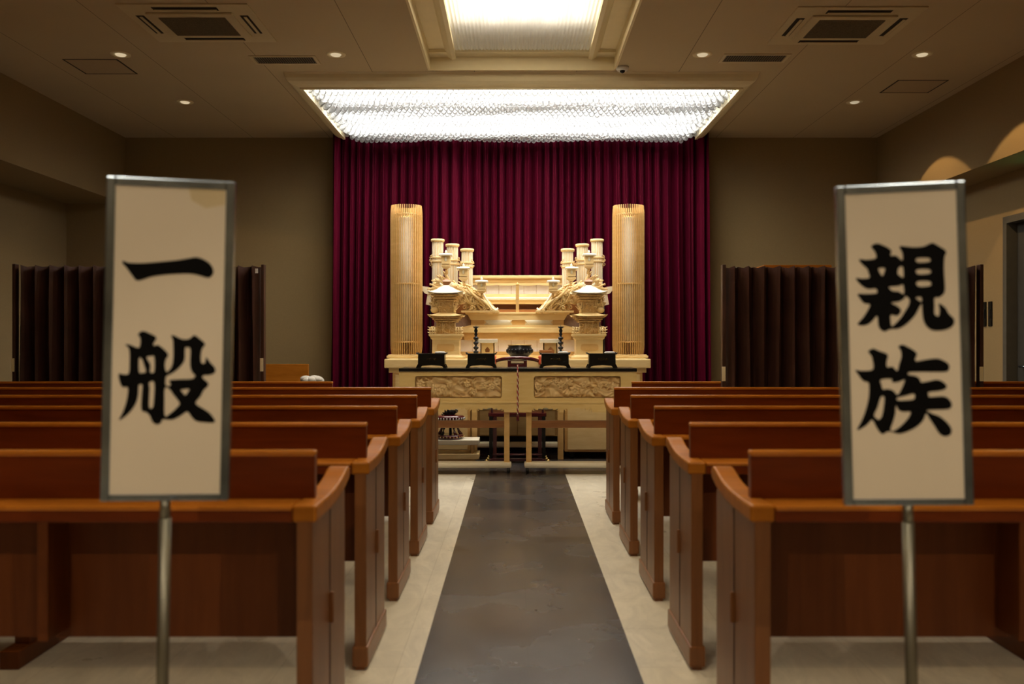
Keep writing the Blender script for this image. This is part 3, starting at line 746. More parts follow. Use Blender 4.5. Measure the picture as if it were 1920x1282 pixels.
def tier(name, mat, pxw, y, py0, py1, dep=.3, c=.004, taper=0):
    """board centred on the altar: outer half width taken at pixel pxw, depth position y, between two heights"""
    hwid = abs(ax(pxw, y)); z1, z0 = Z(py0, y), Z(py1, y); b = MB()
    if taper: b.prism([(-hwid, z1), (hwid, z1), (hwid - taper, z0), (-hwid + taper, z0)], y - YS, y - YS + dep, 'xz')
    else: b.box(-hwid, hwid, y - YS, y - YS + dep, z0, z1, c)
    return b.build(name, mat, t)
tier('step', 'hinoki', 1080, 9.78, 666, 673.2, .5)
tier('step', 'hinoki_o', 1078, 9.84, 659, 666, .5)
tier('brocade_band', 'brocade', 1084, 9.87, 637, 659, .3, 0)
tier('shelf', 'hinoki_o', 1074, 9.83, 624, 637, .5, .01, .03)
tier('shelf', 'hinoki', 1082, 9.80, 614, 624, .5, .008)
b = MB(); y = 9.82; b.prism([(ax(862, y), Z(614, y)), (ax(884, y), Z(609, y)), (ax(1056, y), Z(609, y)), (ax(1078, y), Z(614, y))], y - YS, y - YS + .4, 'xz'); b.build('shelf_riser', 'hinoki', t)
tier('frieze', 'hinoki_o', 1057, 9.87, 599, 610, .35, .003)
for x0, x1 in ((908, 960), (984, 1036)):
    b = MB(); y = 9.865; a0, a1, z0, z1 = ax(x0, y), ax(x1, y), Z(609, y), Z(600, y); n = 22
    for k in range(n + 1):
        for s in (-1, 1):
            xa = a0 + (a1 - a0) * k / n; xb = xa + s * (z1 - z0)
            if xb < a0 - .001 or xb > a1 + .001: continue
            b.cyl((xa, y - YS - .010 + s * .001, z0), (xb, y - YS - .010 + s * .001, z1), .0042, 6)
    b.build('lattice', 'white_wood', t)
    b = MB(); b.box(a0, a1, y - YS - .004, y - YS + .006, z0, z1); b.build('lattice_ground', 'hinoki', t)
tier('shelf', 'hinoki', 1066, 9.855, 586, 600, .45, .006, .05)
tier('shelf_lip', 'hinoki', 1068, 9.845, 585, 589, .47, .004)
tier('niche_back', 'brown_wood', 1062, 10.22, 569, 586, .1, 0)
tier('niche_board', 'brown_wood', 1050, 10.05, 580, 586, .2, .003)
tier('upper_shelf', 'hinoki', 1048, 10.10, 562, 570, .35, .006)
tier('upper_shelf_cushion', 'white_wood', 1044, 10.08, 557, 562.5, .3, .01)
tier('upper_step', 'hinoki', 1046, 10.18, 551, 558, .3, .006)
tier('brocade_band', 'brocade', 1056, 10.20, 528, 552, .2, 0)
tier('top_beam', 'hinoki_o', 1056, 10.16, 522, 531, .3, .01)
tier('top_beam_cap', 'hinoki', 1058, 10.14, 516, 522, .32, .008)
# cusped fringe under the top beam
y = 10.155; W_ = ax(1054, y); zt_ = Z(530.5, y); pts = [(-W_, zt_), (W_, zt_)]
for k in range(96):
    u = W_ - 2 * W_ * k / 95; pts.append((u, zt_ - .012 - .018 * abs(math.sin(u * 13)) ** .5 * (1 if k % 2 else .96)))
b = MB(); b.prism(pts, y - YS, y - YS + .02, 'xz'); b.build('cusped_fringe', 'hinoki', t)
b = MB(); y = 9.86; b.box(-.018, .018, y - YS, y - YS + .035, Z(588, y), Z(535, y), .004); b.lathe([(.001, Z(529, y)), (.016, Z(532, y)), (.02, Z(535, y))], (0, y - YS + .017, 0), 16); b.build('centre_post', 'hinoki_o', t)
# side piers under the lantern carvings
for s in (-1, 1):
    y = 10.0; x0, x1 = sorted((s * abs(ax(814, y)), s * abs(ax(888, y))))
    b = MB(); b.box(x0, x1, y - YS, y - YS + .42, SL, Z(588, y), .004); o = b.build('side_pier', 'hinoki_o', t)
    for (p0, p1, m) in ((590, 613, 'brocade_d'), (638, 660, 'brocade')):
        b = MB(); b.box(x0 + .004, x1 - .004, y - YS - .006, y - YS, Z(p1, y), Z(p0, y)); b.build('brocade_panel', m, o)
    b = MB(); b.box(x0 - .0, x1 + .0, y - YS - .02, y - YS + .3, Z(588, y), Z(570, y), .004); b.build('upper_board', 'brown_wood', o)

# ---- tall slatted lantern columns
def tower(label):
    t = thing('slatted_lantern_column', label, 'lantern', (ALTX, 9.85, 0))
    y = 9.85; k = y / 1650; cx = ax(762, y); zb = SL; z0 = Z(665, y); z1 = Z(386, y); R0 = 30 * k
    t.location.x = ALTX + cx
    b = MB(); b.box(-33 * k, 33 * k, -.19, .19, zb, zb + .03, .008); b.box(-30.5 * k, 30.5 * k, -.175, .175, zb + .03, z0 + .005, .01); b.build('base', 'hinoki', t)
    b = MB(); n = 44
    for i in range(n):
        a = 2 * math.pi * i / n; c, s_ = math.cos(a), math.sin(a)
        def rr(v):
            if v < .07: return .93 + .07 * math.sin(v / .07 * math.pi / 2)
            if v > .92: return 1 - .05 * ((v - .92) / .08) ** 2
            return 1
        # slat: thin radial board, curved in at both ends
        vals = [0, .02, .045, .07, .5, .92, .95, .98, 1.0]
        vs = []
        for v in vals:
            ro = R0 * rr(v); ri = ro - (.028 if v < .93 else .028 - .018 * (v - .93) / .07)
            z = z0 + (z1 - z0) * v
            tx, ty = -s_ * .0034, c * .0034
            vs += [(ri * c + tx, ri * s_ * .92 + ty, z), (ro * c + tx, ro * s_ * .92 + ty, z), (ro * c - tx, ro * s_ * .92 - ty, z), (ri * c - tx, ri * s_ * .92 - ty, z)]
        fs = []
        for j in range(len(vals) - 1):
            for q in range(4): fs.append((j * 4 + q, j * 4 + (q + 1) % 4, (j + 1) * 4 + (q + 1) % 4, (j + 1) * 4 + q))
        fs += [(3, 2, 1, 0), tuple(len(vals) * 4 - 4 + q for q in range(4))]
        b.add(vs, fs)
    b.build('slats', 'hinoki_o', t)
    b = MB()
    for py in (404, 533, 641):
        z = Z(py, y); b.lathe([(R0 * .93, z - .01), (R0 * .96, z), (R0 * .93, z + .01), (R0 * .85, z + .01), (R0 * .85, z - .01), (R0 * .93, z - .01)], n=44, cap=False, sy=.92)
    b.build('hoops', 'hinoki_o', t)
    b = MB(); b.lathe([(R0 * .85, Z(640, y)), (R0 * .85, Z(410, y))], n=32, cap=True, sy=.92); b.build('inner_shade', 'paper_in', t)
    return t
tw = tower('tall round slatted cypress lantern column at the left end of the altar')
dup(tw, 'tall round slatted cypress lantern column at the right end of the altar', (2 * ALTX - tw.location.x, tw.location.y, 0), True)

# ---- pagoda shaped lanterns
def carve(b, n, seed, x0, x1, y0, y1, z0, z1, r0=.006, r1=.016, curl=.03):
    q = random.Random(seed)
    for _ in range(n):
        x, y, z = q.uniform(x0, x1), q.uniform(y0, y1), q.uniform(z0, z1)
        a = q.uniform(0, 6.28); w_ = q.uniform(-1, 1) * 26; pts = []; rad = []; st = q.uniform(.6, 1.3) * curl / 6
        r = q.uniform(r0, r1)
        for i in range(9):
            pts.append((x, y, z)); rad.append(r * (1 - i / 9.5))
            x += math.cos(a) * st; z += math.sin(a) * st; y -= .0012; a += w_ * st * 5 * (1 + i * .15)
        b.tube(pts, rad, 7)
def pagoda(label):
    y = 9.46; k = y / 1650; cx = ax(836, y)
    t = thing('pagoda_lantern', label, 'lantern', (ALTX + cx, y + .08, SL))
    zz = lambda py: Z(py, y) - SL
    b = MB(); b.frustum(0, 0, [(34 * k, 34 * k, 0), (34 * k, 34 * k, .018), (29 * k, 29 * k, .03), (26 * k, 26 * k, .045), (26 * k, 26 * k, .05)]); b.build('plinth', 'hinoki', t)
    b = MB(); b.frustum(0, 0, [(25 * k, 25 * k, .05), (25 * k, 25 * k, zz(637)), (28 * k, 28 * k, zz(634)), (28 * k, 28 * k, zz(632)), (31 * k, 31 * k, zz(629)), (31 * k, 31 * k, zz(626))]); o = b.build('pedestal', 'hinoki', t)
    b = MB(); b.prism(smooth_loop([(-16 * k, zz(655)), (-16 * k, zz(648)), (-12 * k, zz(645)), (12 * k, zz(645)), (16 * k, zz(648)), (16 * k, zz(655)), (9 * k, zz(657)), (-9 * k, zz(657))], 3), -25 * k - .004, -25 * k + .002, 'xz'); b.build('inset_panel', 'hinoki_o', o)
    # lower storey
    b = MB(); b.frustum(0, 0, [(16 * k, 16 * k, zz(626)), (16 * k, 16 * k, zz(604))]); lo = b.build('lower_storey', 'hinoki_o', t)
    b = MB(); carve(b, 60, 3, -16 * k, 16 * k, -16 * k - .004, -16 * k, zz(625), zz(606), .004, .009, .03)
    for s in (-1, 1):
        b.cyl((s * 17 * k, -17 * k, zz(626)), (s * 17 * k, -17 * k, zz(604)), .008, 10); b.cyl((s * 7 * k, -17 * k, zz(626)), (s * 7 * k, -17 * k, zz(604)), .006, 10)
    b.build('carved_relief', 'hinoki_d', lo)
    b = MB()
    for s in (-1, 1):
        for xx in (20, 24, 29): b.cyl((s * xx * k, -29 * k, zz(627)), (s * xx * k, -29 * k, zz(613)), .006, 8)
        for py in (624, 619, 614):
            b.tube([(s * 18 * k, -29 * k, zz(py)), (s * 30 * k, -29 * k, zz(py)), (s * 33 * k, -29 * k, zz(py - 1.5))], [.005, .006, .004], 8)
            b.cyl((s * 29 * k, -29 * k, zz(py)), (s * 29 * k, 20 * k, zz(py)), .006, 8)
    b.build('balustrade', 'hinoki', t)
    def brackets(name, p0, p1, h0, h1, mat='hinoki_d'):
        b = MB(); lv = []; n = 3
        for i in range(n):
            a = h0 + (h1 - h0) * i / n; pa = p0 + (p1 - p0) * i / n; pb = p0 + (p1 - p0) * (i + .6) / n; pc = p0 + (p1 - p0) * (i + 1) / n
            b.frustum(0, 0, [(a * k, a * k, zz(pa)), ((a + 1.0) * k, (a + 1.0) * k, zz(pb)), ((a - 1) * k, (a - 1) * k, zz(pc))])
            m_ = int(5 + i)
            for q in range(m_ + 1):
                x = (-a + 2 * a * q / m_) * k
                for ang in range(4):
                    c_, s_ = math.cos(ang * math.pi / 2), math.sin(ang * math.pi / 2)
                    p, r = Vector((x, -(a + 1.6) * k, zz((pa + pc) / 2))), .008
                    b.ball((p.x * c_ - p.y * s_, p.x * s_ + p.y * c_, p.z), r, (1, 1, 1.1), 8, 6)
        return b.build(name, mat, t)
    brackets('lower_brackets', 604, 593, 19, 28)
    def roof(name, hw, py_e, py_t, ht, up, mat, th=.008):
        """square roof with concave slopes and lifted corners"""
        b = MB(); n = 16; lv = 8
        top = []; fs = []; per = n * 4
        for j in range(lv + 1):
            v = j / lv; wd = (hw + (ht - hw) * v) * k; zc = zz(py_e) + (zz(py_t) - zz(py_e)) * (v ** 1.7)
            for i in range(per):
                side, q = divmod(i, n); u = -1 + 2 * q / n
                lift = up * (abs(u) ** 4) * (1 - v) ** 2; sw = 1 + .05 * (abs(u) ** 6) * (1 - v)
                p = Vector((u * wd * sw, -wd * sw, zc + lift)); a = side * math.pi / 2
                top.append((p.x * math.cos(a) - p.y * math.sin(a), p.x * math.sin(a) + p.y * math.cos(a), p.z))
        for j in range(lv):
            for i in range(per):
                m_ = (i + 1) % per; fs.append((j * per + i, j * per + m_, (j + 1) * per + m_, (j + 1) * per + i))
        k0 = len(top)
        for i in range(per): top.append((top[i][0] * .985, top[i][1] * .985, top[i][2] - th))
        for i in range(per):
            m_ = (i + 1) % per; fs.append((k0 + i, k0 + m_, m_, i))
        fs.append(tuple(k0 + i for i in range(per))); fs.append(tuple(lv * per + i for i in range(per)))
        b.add(top, fs, False)
        return b.build(name, mat, t)
    roof('lower_roof', 32, 592.5, 586, 16, .018, 'hinoki')
    b = MB(); b.frustum(0, 0, [(12.5 * k, 12.5 * k, zz(588)), (12.5 * k, 12.5 * k, zz(565))]); up_ = b.build('upper_storey', 'hinoki_o', t)
    b = MB(); carve(b, 40, 5, -12 * k, 12 * k, -12.5 * k - .004, -12.5 * k, zz(586), zz(567), .004, .008, .028)
    for s in (-1, 1): b.cyl((s * 13 * k, -13 * k, zz(587)), (s * 13 * k, -13 * k, zz(565)), .007, 10)
    b.build('carved_relief', 'hinoki_d', up_)
    b = MB()
    b.ball((-22 * k, -10 * k, zz(581)), 6 * k, (1.25, 1, 1)); b.tube([(-20 * k, -10 * k, zz(580)), (-20 * k, -10 * k, zz(568))], [.016, .02], 8)
    carve(b, 34, 8, -28 * k, -15 * k, -.08, -.03, zz(577), zz(560), .006, .013, .05)
    b.build('carved_guardian', 'hinoki', t)
    b = MB(); b.tube([(15 * k, -16 * k, zz(586)), (17 * k, -17 * k, zz(577)), (13 * k, -16 * k, zz(571))], [.012, .010, .004], 8)
    carve(b, 16, 9, 14 * k, 19 * k, -.10, -.07, zz(586), zz(566), .004, .009, .04)
    b.build('carved_guardian', 'hinoki', t)
    b = MB(); carve(b, 30, 12, -30 * k, -17 * k, -.12, -.06, zz(624), zz(612), .006, .012, .04); b.ball((-23 * k, -.09, zz(617)), .03, (1.2, .8, 1)); b.build('carved_lion', 'hinoki', t)
    brackets('upper_brackets', 565, 551, 15, 26)
    roof('upper_roof', 32, 549.5, 534, 8, .022, 'white_wood')
    b = MB(); b.frustum(0, 0, [(7 * k, 7 * k, zz(535)), (8 * k, 8 * k, zz(532)), (6 * k, 6 * k, zz(530)), (8.5 * k, 8.5 * k, zz(527)), (5 * k, 5 * k, zz(524)), (1 * k, 1 * k, zz(521))]); b.build('finial', 'brown_wood', t)
    b = MB()
    for s in (-1, 1): b.tube([(s * 7 * k, -8 * k, zz(534)), (s * 10 * k, -11 * k, zz(533)), (s * 11 * k, -12 * k, zz(530))], [.012, .012, .006], 8)
    b.build('ridge_ornament', 'white_wood', t)
    return t
pg = pagoda('two-storey pagoda lantern with white roof on the left side of the altar')
dup(pg, 'two-storey pagoda lantern with white roof on the right side of the altar', (2 * ALTX - pg.location.x, pg.location.y, pg.location.z), True)

# ---- ribbed tube lanterns on the piers
PT = Z(570, 10.0)
def tube_lantern(px, ptop, label):
    y = {449: 10.34, 458: 10.2, 467: 10.07}[ptop]; k = y / 1650; z1 = Z(ptop, y); r = 10.5 * k; zb = PT
    t = thing('tube_lantern', label, 'lantern', (ALTX + ax(px, y), y - .02, zb)); h = z1 - zb
    b = MB(); b.lathe([(r * .88, 0), (r * .88, h - .01)], n=28); b.build('shaft_core', 'hinoki_o', t)
    b = MB(); n = 20
    for i in range(n):
        a = 2 * math.pi * (i + .5) / n; c_, s_ = math.cos(a), math.sin(a); w_ = math.pi * r / n * .52
        q = [(r * .86, -w_), (r * .98, -w_), (r * 1.0, -w_ * .6), (r * 1.0, w_ * .6), (r * .98, w_), (r * .86, w_)]
        b.prism([(u * c_ - v * s_, u * s_ + v * c_) for u, v in q], 0, h - .02, 'xy')
    b.build('ribs', 'white_wood', t)
    b = MB(); b.lathe([(r * 1.02, h - .035), (r * 1.22, h - .026), (r * 1.24, h - .008), (r * 1.15, h), (r * .8, h), (.001, h - .006)], n=32); b.build('rim', 'hinoki', t)
    zm = Z(488, y) - zb - (449 - ptop) * k * -.9 * 0 - (ptop - 449) * k * .55
    b = MB()
    for dz in (-.02, .025): b.lathe([(r, zm + dz - .014), (r * 1.16, zm + dz), (r, zm + dz + .014)], n=28, cap=False)
    carve(b, 16, ptop, -r * 1.15, -r * .8, -.03, .03, zm - .06, zm + .07, .005, .012, .05)
    carve(b, 12, ptop + 1, r * .8, r * 1.1, -.03, .03, zm - .06, zm + .07, .005, .012, .05)
    b.build('coiled_band', 'hinoki_d', t)
    return t
lb = (('outermost', 821, 449), ('middle', 848.5, 458), ('innermost', 876, 467))
for nm, px, py in lb:
    o = tube_lantern(px, py, 'ribbed cypress tube lantern, %s of the three left of centre on the altar' % nm)
    dup(o, 'ribbed cypress tube lantern, %s of the three right of centre on the altar' % nm, (2 * ALTX - o.location.x, o.location.y, o.location.z), True)

# ---- carved cloud dragons, each a mass of waves running down to the centre
def dragon(label):
    y = 9.9; k = y / 1650
    t = thing('carved_dragon', label, 'carving', (ALTX, y, 0)); q = random.Random(21)
    A = lambda px: (px - 970) * k
    def env(px):                                           # upper edge of the mass
        pts = [(803, 536), (812, 520), (830, 522), (850, 520), (870, 530), (888, 538), (900, 553), (915, 566), (926, 578), (933, 585)]
        for (a, b_), (c, d) in zip(pts, pts[1:]):
            if a <= px <= c: return b_ + (d - b_) * (px - a) / (c - a)
        return 586
    b = MB()
    def lower(px): return 585 if px > 868 else 568
    for _ in range(230):                                    # the body of the mass: flowing ridges
        px = q.uniform(806, 930); top = env(px); py = top + (lower(px) - top) * q.random() ** .9
        a = R(-38) + q.uniform(-.45, .45); L = q.uniform(8, 24); r = q.uniform(1.4, 3.4) * k; c = q.uniform(-.5, .5)
        pts = []; rad = []; X_, Y_ = px, py; n = 8
        for i in range(n):
            X_ = min(max(X_, 802), 934); Y_ = min(max(Y_, env(X_) - 1), lower(X_) + 1)
            pts.append((A(X_), -.02 - .07 * math.sin((Y_ - top) / 60 * 3) + q.uniform(-.004, .004), Z(Y_, y)))
            rad.append(r * math.sin(math.pi * (i + .8) / (n + 1)))
            X_ += math.cos(a) * L / n; Y_ -= math.sin(a) * L / n; a += c / n * 2
        b.tube(pts, rad, 7)
    for (px, py, s) in ((878, 560, 7), (892, 572, 6), (905, 580, 5), (868, 546, 7), (884, 545, 6), (900, 562, 5), (917, 577, 5), (850, 545, 7), (822, 538, 8), (834, 550, 7), (926, 582, 4), (872, 577, 5)):
        pts = []; rad = []                                 # spiral cloud curls
        for i in range(22):
            f = i / 21; a = f * 9.5 + px; rr = s * k * (1 - f * .85); pts.append((A(px) + rr * math.cos(a), -.085 - .02 * f, Z(py, y) + rr * math.sin(a))); rad.append(s * .24 * k * (1 - .45 * f))
        b.tube(pts, rad, 8)
    b.build('cloud_waves', 'hinoki_d', t)
    b = MB()                                               # long flowing strands that end on the ledge
    for i in range(24):
        f = q.random(); x0, y0 = 858 + 36 * f + q.uniform(-6, 6), 538 + 14 * f + q.uniform(-6, 8); L_ = q.uniform(.45, 1); x1, y1 = 880 + 50 * q.random(), 586
        x1, y1 = x0 + (x1 - x0) * L_, y0 + (y1 - y0) * L_
        pts = []; rad = []; dep = -.10 - q.uniform(0, .05); cv = q.uniform(-5, 8); wv = q.uniform(-2.5, 2.5); r = q.uniform(1.2, 2.5) * k
        for j in range(14):
            g = j / 13; X_ = x0 + (x1 - x0) * g + wv * math.sin(6.3 * g); Y_ = y0 + (y1 - y0) * g ** 1.2 - cv * math.sin(math.pi * g)
            pts.append((A(X_), dep - .02 * math.sin(3 * g), Z(min(Y_, 585), y))); rad.append(r * (.5 + .7 * math.sin(math.pi * (g * .8 + .1))))
        cr = q.uniform(2.2, 4) * k; sg = 1 if i % 2 else -1; lx_, ld, lz = pts[-1]
        for j in range(1, 12):
            a = j * .55; rr_ = cr * (1 - j / 15); pts.append((lx_ + sg * (cr - rr_ * math.cos(a)), ld - .004 * j / 3, lz + rr_ * math.sin(a) * .9)); rad.append(r * .75 * (1 - j / 18))
        b.tube(pts, rad, 8)
    for (px, py, s_) in ((880, 553, 5.5), (896, 566, 5), (909, 577, 4.2), (870, 566, 5), (886, 578, 4.5), (921, 583, 3.2)):
        pts = []; rad = []
        for i in range(20):
            f = i / 19; a = f * 8.5 + px; rr_ = s_ * k * (1 - f * .85); pts.append((A(px) + rr_ * math.cos(a), -.155 - .02 * f, Z(py, y) + rr_ * math.sin(a))); rad.append(s_ * .26 * k * (1 - .4 * f))
        b.tube(pts, rad, 8)
    b.build('flowing_strands', 'hinoki', t)
    b = MB()                                               # fan of claws and fins at the outer end
    for i in range(13):
        f = i / 12; x1 = 802 + 30 * f + q.uniform(-2, 2); y1 = 543 - 30 * f ** .7 + q.uniform(-3, 3)
        pts = []; rad = []
        for j in range(9):
            g = j / 8; pts.append((A(848 + (x1 - 848) * g), -.09 - .05 * g + .01 * (i % 3), Z(540 + (y1 - 540) * g + 6 * math.sin(g * 3.1) * (1 if i % 2 else -.4), y))); rad.append(k * (3.4 - 2.4 * g ** 3))
        b.tube(pts, rad, 7)
    b.ball((A(845), -.10, Z(538, y)), .05, (1.3, .8, .8))
    b.build('fan_of_fins', 'hinoki_d', t)
    b = MB(); b.tube([(A(905), -.13, Z(548, y)), (A(912), -.135, Z(562, y)), (A(922), -.14, Z(577, y)), (A(930), -.14, Z(584, y)), (A(934), -.14, Z(578, y))], [.008, .014, .016, .020, .010], 10); b.build('pale_wave_crest', 'white_wood', t)
    b = MB(); b.box(A(866), A(936), -.16, .0, Z(585.5, y) - .004, Z(583, y)); b.build('ground_board', 'hinoki', t)
    return t
dg_ = dragon('carved cypress dragon and cloud waves sloping down on the left of the altar')
dup(dg_, 'carved cypress dragon and cloud waves sloping down on the right of the altar', (2 * ALTX - dg_.location.x, dg_.location.y, 0), True)

# ---- three small hanging-style lanterns per side
def small_lantern(px, ptop, pbot, label, y=9.66):
    k = y / 1650; hw_ = 12 * k; t = thing('small_lantern', label, 'lantern', (ALTX + ax(px, y), y, 0))
    zr = Z(ptop + 7, y); zb = Z(pbot, y)
    b = MB(); b.frustum(0, 0, [(hw_, hw_, zr - .006), (hw_ * 1.03, hw_ * 1.03, zr + .006), (hw_ * .95, hw_ * .95, zr + .016), (hw_ * .2, hw_ * .2, zr + .026)]); b.lathe([(.012, zr + .03), (.014, zr + .04), (.001, zr + .062)], n=12); b.build('roof', 'white_wood', t)
    b = MB(); w_ = hw_ * .66; b.frustum(0, 0, [(w_ * .8, w_ * .8, zb + .02), (w_, w_, zb + .035), (w_, w_, zr - .006)]); bo = b.build('lantern_box', 'hinoki', t)
    b = MB(); zc = (zr + zb + .035) / 2; hh = (zr - zb) * .28
    for s in (-1, 1): b.box(min(s * w_ * .95, s * w_ * .62), max(s * w_ * .95, s * w_ * .62), -w_ - .006, -w_, zc - hh * 1.25, zc + hh * 1.3)
    b.box(-w_ * .95, w_ * .95, -w_ - .006, -w_, zc + hh, zc + hh * 1.4); b.box(-w_ * .95, w_ * .95, -w_ - .006, -w_, zc - hh * 1.5, zc - hh); b.build('window_frame', 'hinoki', bo)
    b = MB(); b.ball((0, -w_ - .002, zc), hh * .75, (.55, .2, 1)); b.build('window', 'white_wood', bo)
    b = MB(); b.frustum(0, 0, [(w_ * .45, w_ * .45, zb - .022), (w_ * 1.05, w_ * 1.05, zb), (w_ * 1.05, w_ * 1.05, zb + .02)]); b.cyl((0, 0, zb - .02), (0, .12, zb - .06), .016, 10); b.build('stem', 'hinoki_d', t)
    return t
for nm, px, p0, p1 in (('highest', 836, 472, 500), ('middle', 869, 497, 523), ('lowest', 903, 522, 546)):
    o = small_lantern(px, p0, p1, 'small roofed wooden lantern, %s of the three stepping down on the left of the altar' % nm)
    dup(o, 'small roofed wooden lantern, %s of the three stepping down on the right of the altar' % nm, (2 * ALTX - o.location.x, o.location.y, 0), True)

# ---- bent poles with white pendants beside the columns
def pendant_pole(label):
    y = 9.95; t = thing('pendant_stand', label, 'stand', (ALTX + ax(807, y), y, SL)); k = y / 1650
    zz = lambda py: Z(py, y) - SL
    b = MB(); b.cyl((0, 0, 0), (0, 0, zz(545)), .006, 10); b.lathe([(.05, 0), (.05, .01), (.01, .02)], n=20); b.build('pole', 'bronze', t)
    b = MB(); b.prism([(-15 * k, zz(537)), (-4 * k, zz(538)), (4 * k, zz(541)), (2 * k, zz(549)), (-4 * k, zz(552)), (-10 * k, zz(550)), (-15 * k, zz(544))], -.05, .0, 'xz'); b.build('canopy', 'white_wood', t)
    b = MB(); b.prism([(-5 * k, zz(552)), (1 * k, zz(552)), (2 * k, zz(573)), (-3.5 * k, zz(572)), (-8 * k, zz(571))], -.04, -.01, 'xz'); b.build('pendant', 'white_wood', t)
    return t
pp = pendant_pole('thin dark pole with a white carved pendant beside the left slatted column')
dup(pp, 'thin dark pole with a white carved pendant beside the right slatted column', (2 * ALTX - pp.location.x, pp.location.y, pp.location.z), True)

# ---- black candlesticks
def candlestick(label, px):
    y = 9.42; t = thing('candlestick', label, 'candlestick', (ALTX + ax(px, y), y, SL)); k = y / 1650
    zz = lambda py: Z(py, y) - SL; pr = [(.05, 0), (.052, .012), (.03, .03)]
    for c in (660, 652, 643, 634): pr += [(.013, zz(c + 3.5)), (.025, zz(c + 1.6)), (.030, zz(c - .8)), (.027, zz(c - 1.5)), (.013, zz(c - 2.8)), (.010, zz(c - 4))]
    pr += [(.020, zz(627)), (.012, zz(624)), (.021, zz(620)), (.012, zz(616)), (.016, zz(615))]
    b = MB(); b.lathe(pr, n=24); b.build('turned_stem', 'bronze', t)
    b = MB(); b.lathe([(.012, zz(616)), (.024, zz(614.5)), (.036, zz(612.5)), (.034, zz(612)), (.02, zz(613.5)), (.004, zz(613)), (.0015, zz(609))], n=28); b.build('drip_dish', 'bronze', t)
candlestick('black turned candlestick left of the bronze bowl on the altar', 892)
candlestick('black turned candlestick right of the bronze bowl on the altar', 1051)

# ---- offering stands
def sanbo(label, px, mark):
    y = 9.55; t = thing('offering_stand', label, 'stand', (ALTX + ax(px, y), y, SL)); k = y / 1650; zz = lambda py: Z(py, y) - SL
    b = MB(); w_ = 13 * k
    for (x0, x1, y0, y1) in ((-w_, w_, -w_, -w_ + .01), (-w_, w_, w_ - .01, w_), (-w_, -w_ + .01, -w_, w_), (w_ - .01, w_, -w_, w_)): b.box(x0, x1, y0, y1, 0, zz(643))
    b.build('pedestal_box', 'hinoki', t)
    b = MB(); b.box(-19 * k, 19 * k, -19 * k, 19 * k, zz(643), zz(635.5), .004); b.build('tray', 'white_wood', t)
    pts = [(0, zz(650)), (4.5 * k, zz(655)), (3.6 * k, zz(660)), (-3.6 * k, zz(660)), (-4.5 * k, zz(655))]
    b = MB(); b.prism(pts, -w_ - .004, -w_ + .001, 'xz'); b.build('pierced_opening', 'brown_wood', t)
sanbo('pale wooden offering stand on the left of the bronze bowl', 914, 0)
sanbo('pale wooden offering stand on the right of the bronze bowl', 1031, 1)
t = thing('wooden_bell_striker', 'dark brown wooden striker lying in front of the right offering stand', 'striker', (ALTX + ax(1024, 9.42), 9.44, SL))
b = MB(); b.box(-.075, .06, -.02, .02, .06, .095, .006); b.prism([(.01, .09), (.05, .13), (.085, .09), (.085, .06), (.03, .06)], -.018, .018, 'xz'); b.build('head', 'brown_wood', t)
b = MB(); b.box(-.07, .08, -.03, .03, 0, .062, .01); b.build('cushion', 'brocade_d', t)

# ---- bronze bowl
t = thing('incense_bowl', 'dark round bronze bowl with bright rim in the middle of the altar', 'bowl', (ALTX + ax(974, 9.42), 9.44, SL))
b = MB(); b.lathe([(.07, .0), (.075, .02), (.095, .025), (.128, .055), (.138, .085), (.132, .115), (.122, .132), (.126, .145), (.118, .147), (.110, .128), (.10, .10), (.001, .09)], n=48)
b.build('bowl_body', 'bronze', t)
b = MB(); b.lathe([(.120, .143), (.130, .148), (.130, .152), (.116, .152), (.112, .146)], n=48, cap=False); b.build('rim', 'gold', t)
b = MB()
for k in range(20):
    a = 2 * math.pi * k / 20; b.ball((.134 * math.cos(a), .134 * math.sin(a), .085), .012, (1, 1, 2.0), 8, 6)
b.build('petal_relief', 'bronze', t)

# ---- two carved tables in front
def heightfield(w_, h_, nx, nz, seed, mirror):
    q = random.Random(seed); fl = []
    for i in range(11):
        fl.append(((i + q.uniform(.2, .9)) / 11 * w_, q.uniform(.25, .78) * h_, q.uniform(.030, .052), q.randint(5, 7), q.uniform(0, 6), q.uniform(.75, 1)))
    vs = []; fs = []
    for j in range(nz + 1):
        for i in range(nx + 1):
            u, v = i / nx, j / nz; x, z = u * w_, v * h_
            wx = noise.noise(Vector((x * 9 + seed, z * 9, 1))); wz = noise.noise(Vector((x * 9, z * 9 + seed, 7)))
            band = math.sin((x * .55 + z) * 62 + 5.5 * wx); rid = 1 - abs(math.sin((x - z * 1.4) * 30 + 6 * wz))
            hgt = .28 + .30 * band + .30 * rid + .12 * wx
            for (fx, fz, fr, pn, ph_, am) in fl:
                dx, dz = x - fx, z - fz; d = math.hypot(dx, dz) / fr
                if d < 1.3:
                    a = math.atan2(dz, dx); dd = d / (1 + .20 * math.cos(pn * a + ph_))
                    if dd < 1: hgt = max(hgt, am * (.35 + .65 * math.sqrt(max(0, 1 - dd ** 3))) * (.70 + .30 * abs(math.cos(dd * 5.0 + .5 * math.cos(pn * a + ph_)))) + .1)
            hgt = max(0, hgt)
            e = min(1, min(u, 1 - u) * w_ / .012, min(v, 1 - v) * h_ / .012)
            vs.append((x - w_ / 2, -.048 * hgt * e, z)); 
    for j in range(nz):
        for i in range(nx): fs.append((j * (nx + 1) + i, j * (nx + 1) + i + 1, (j + 2 - 1) * (nx + 1) + i + 1, (j + 1) * (nx + 1) + i))
    return vs, fs
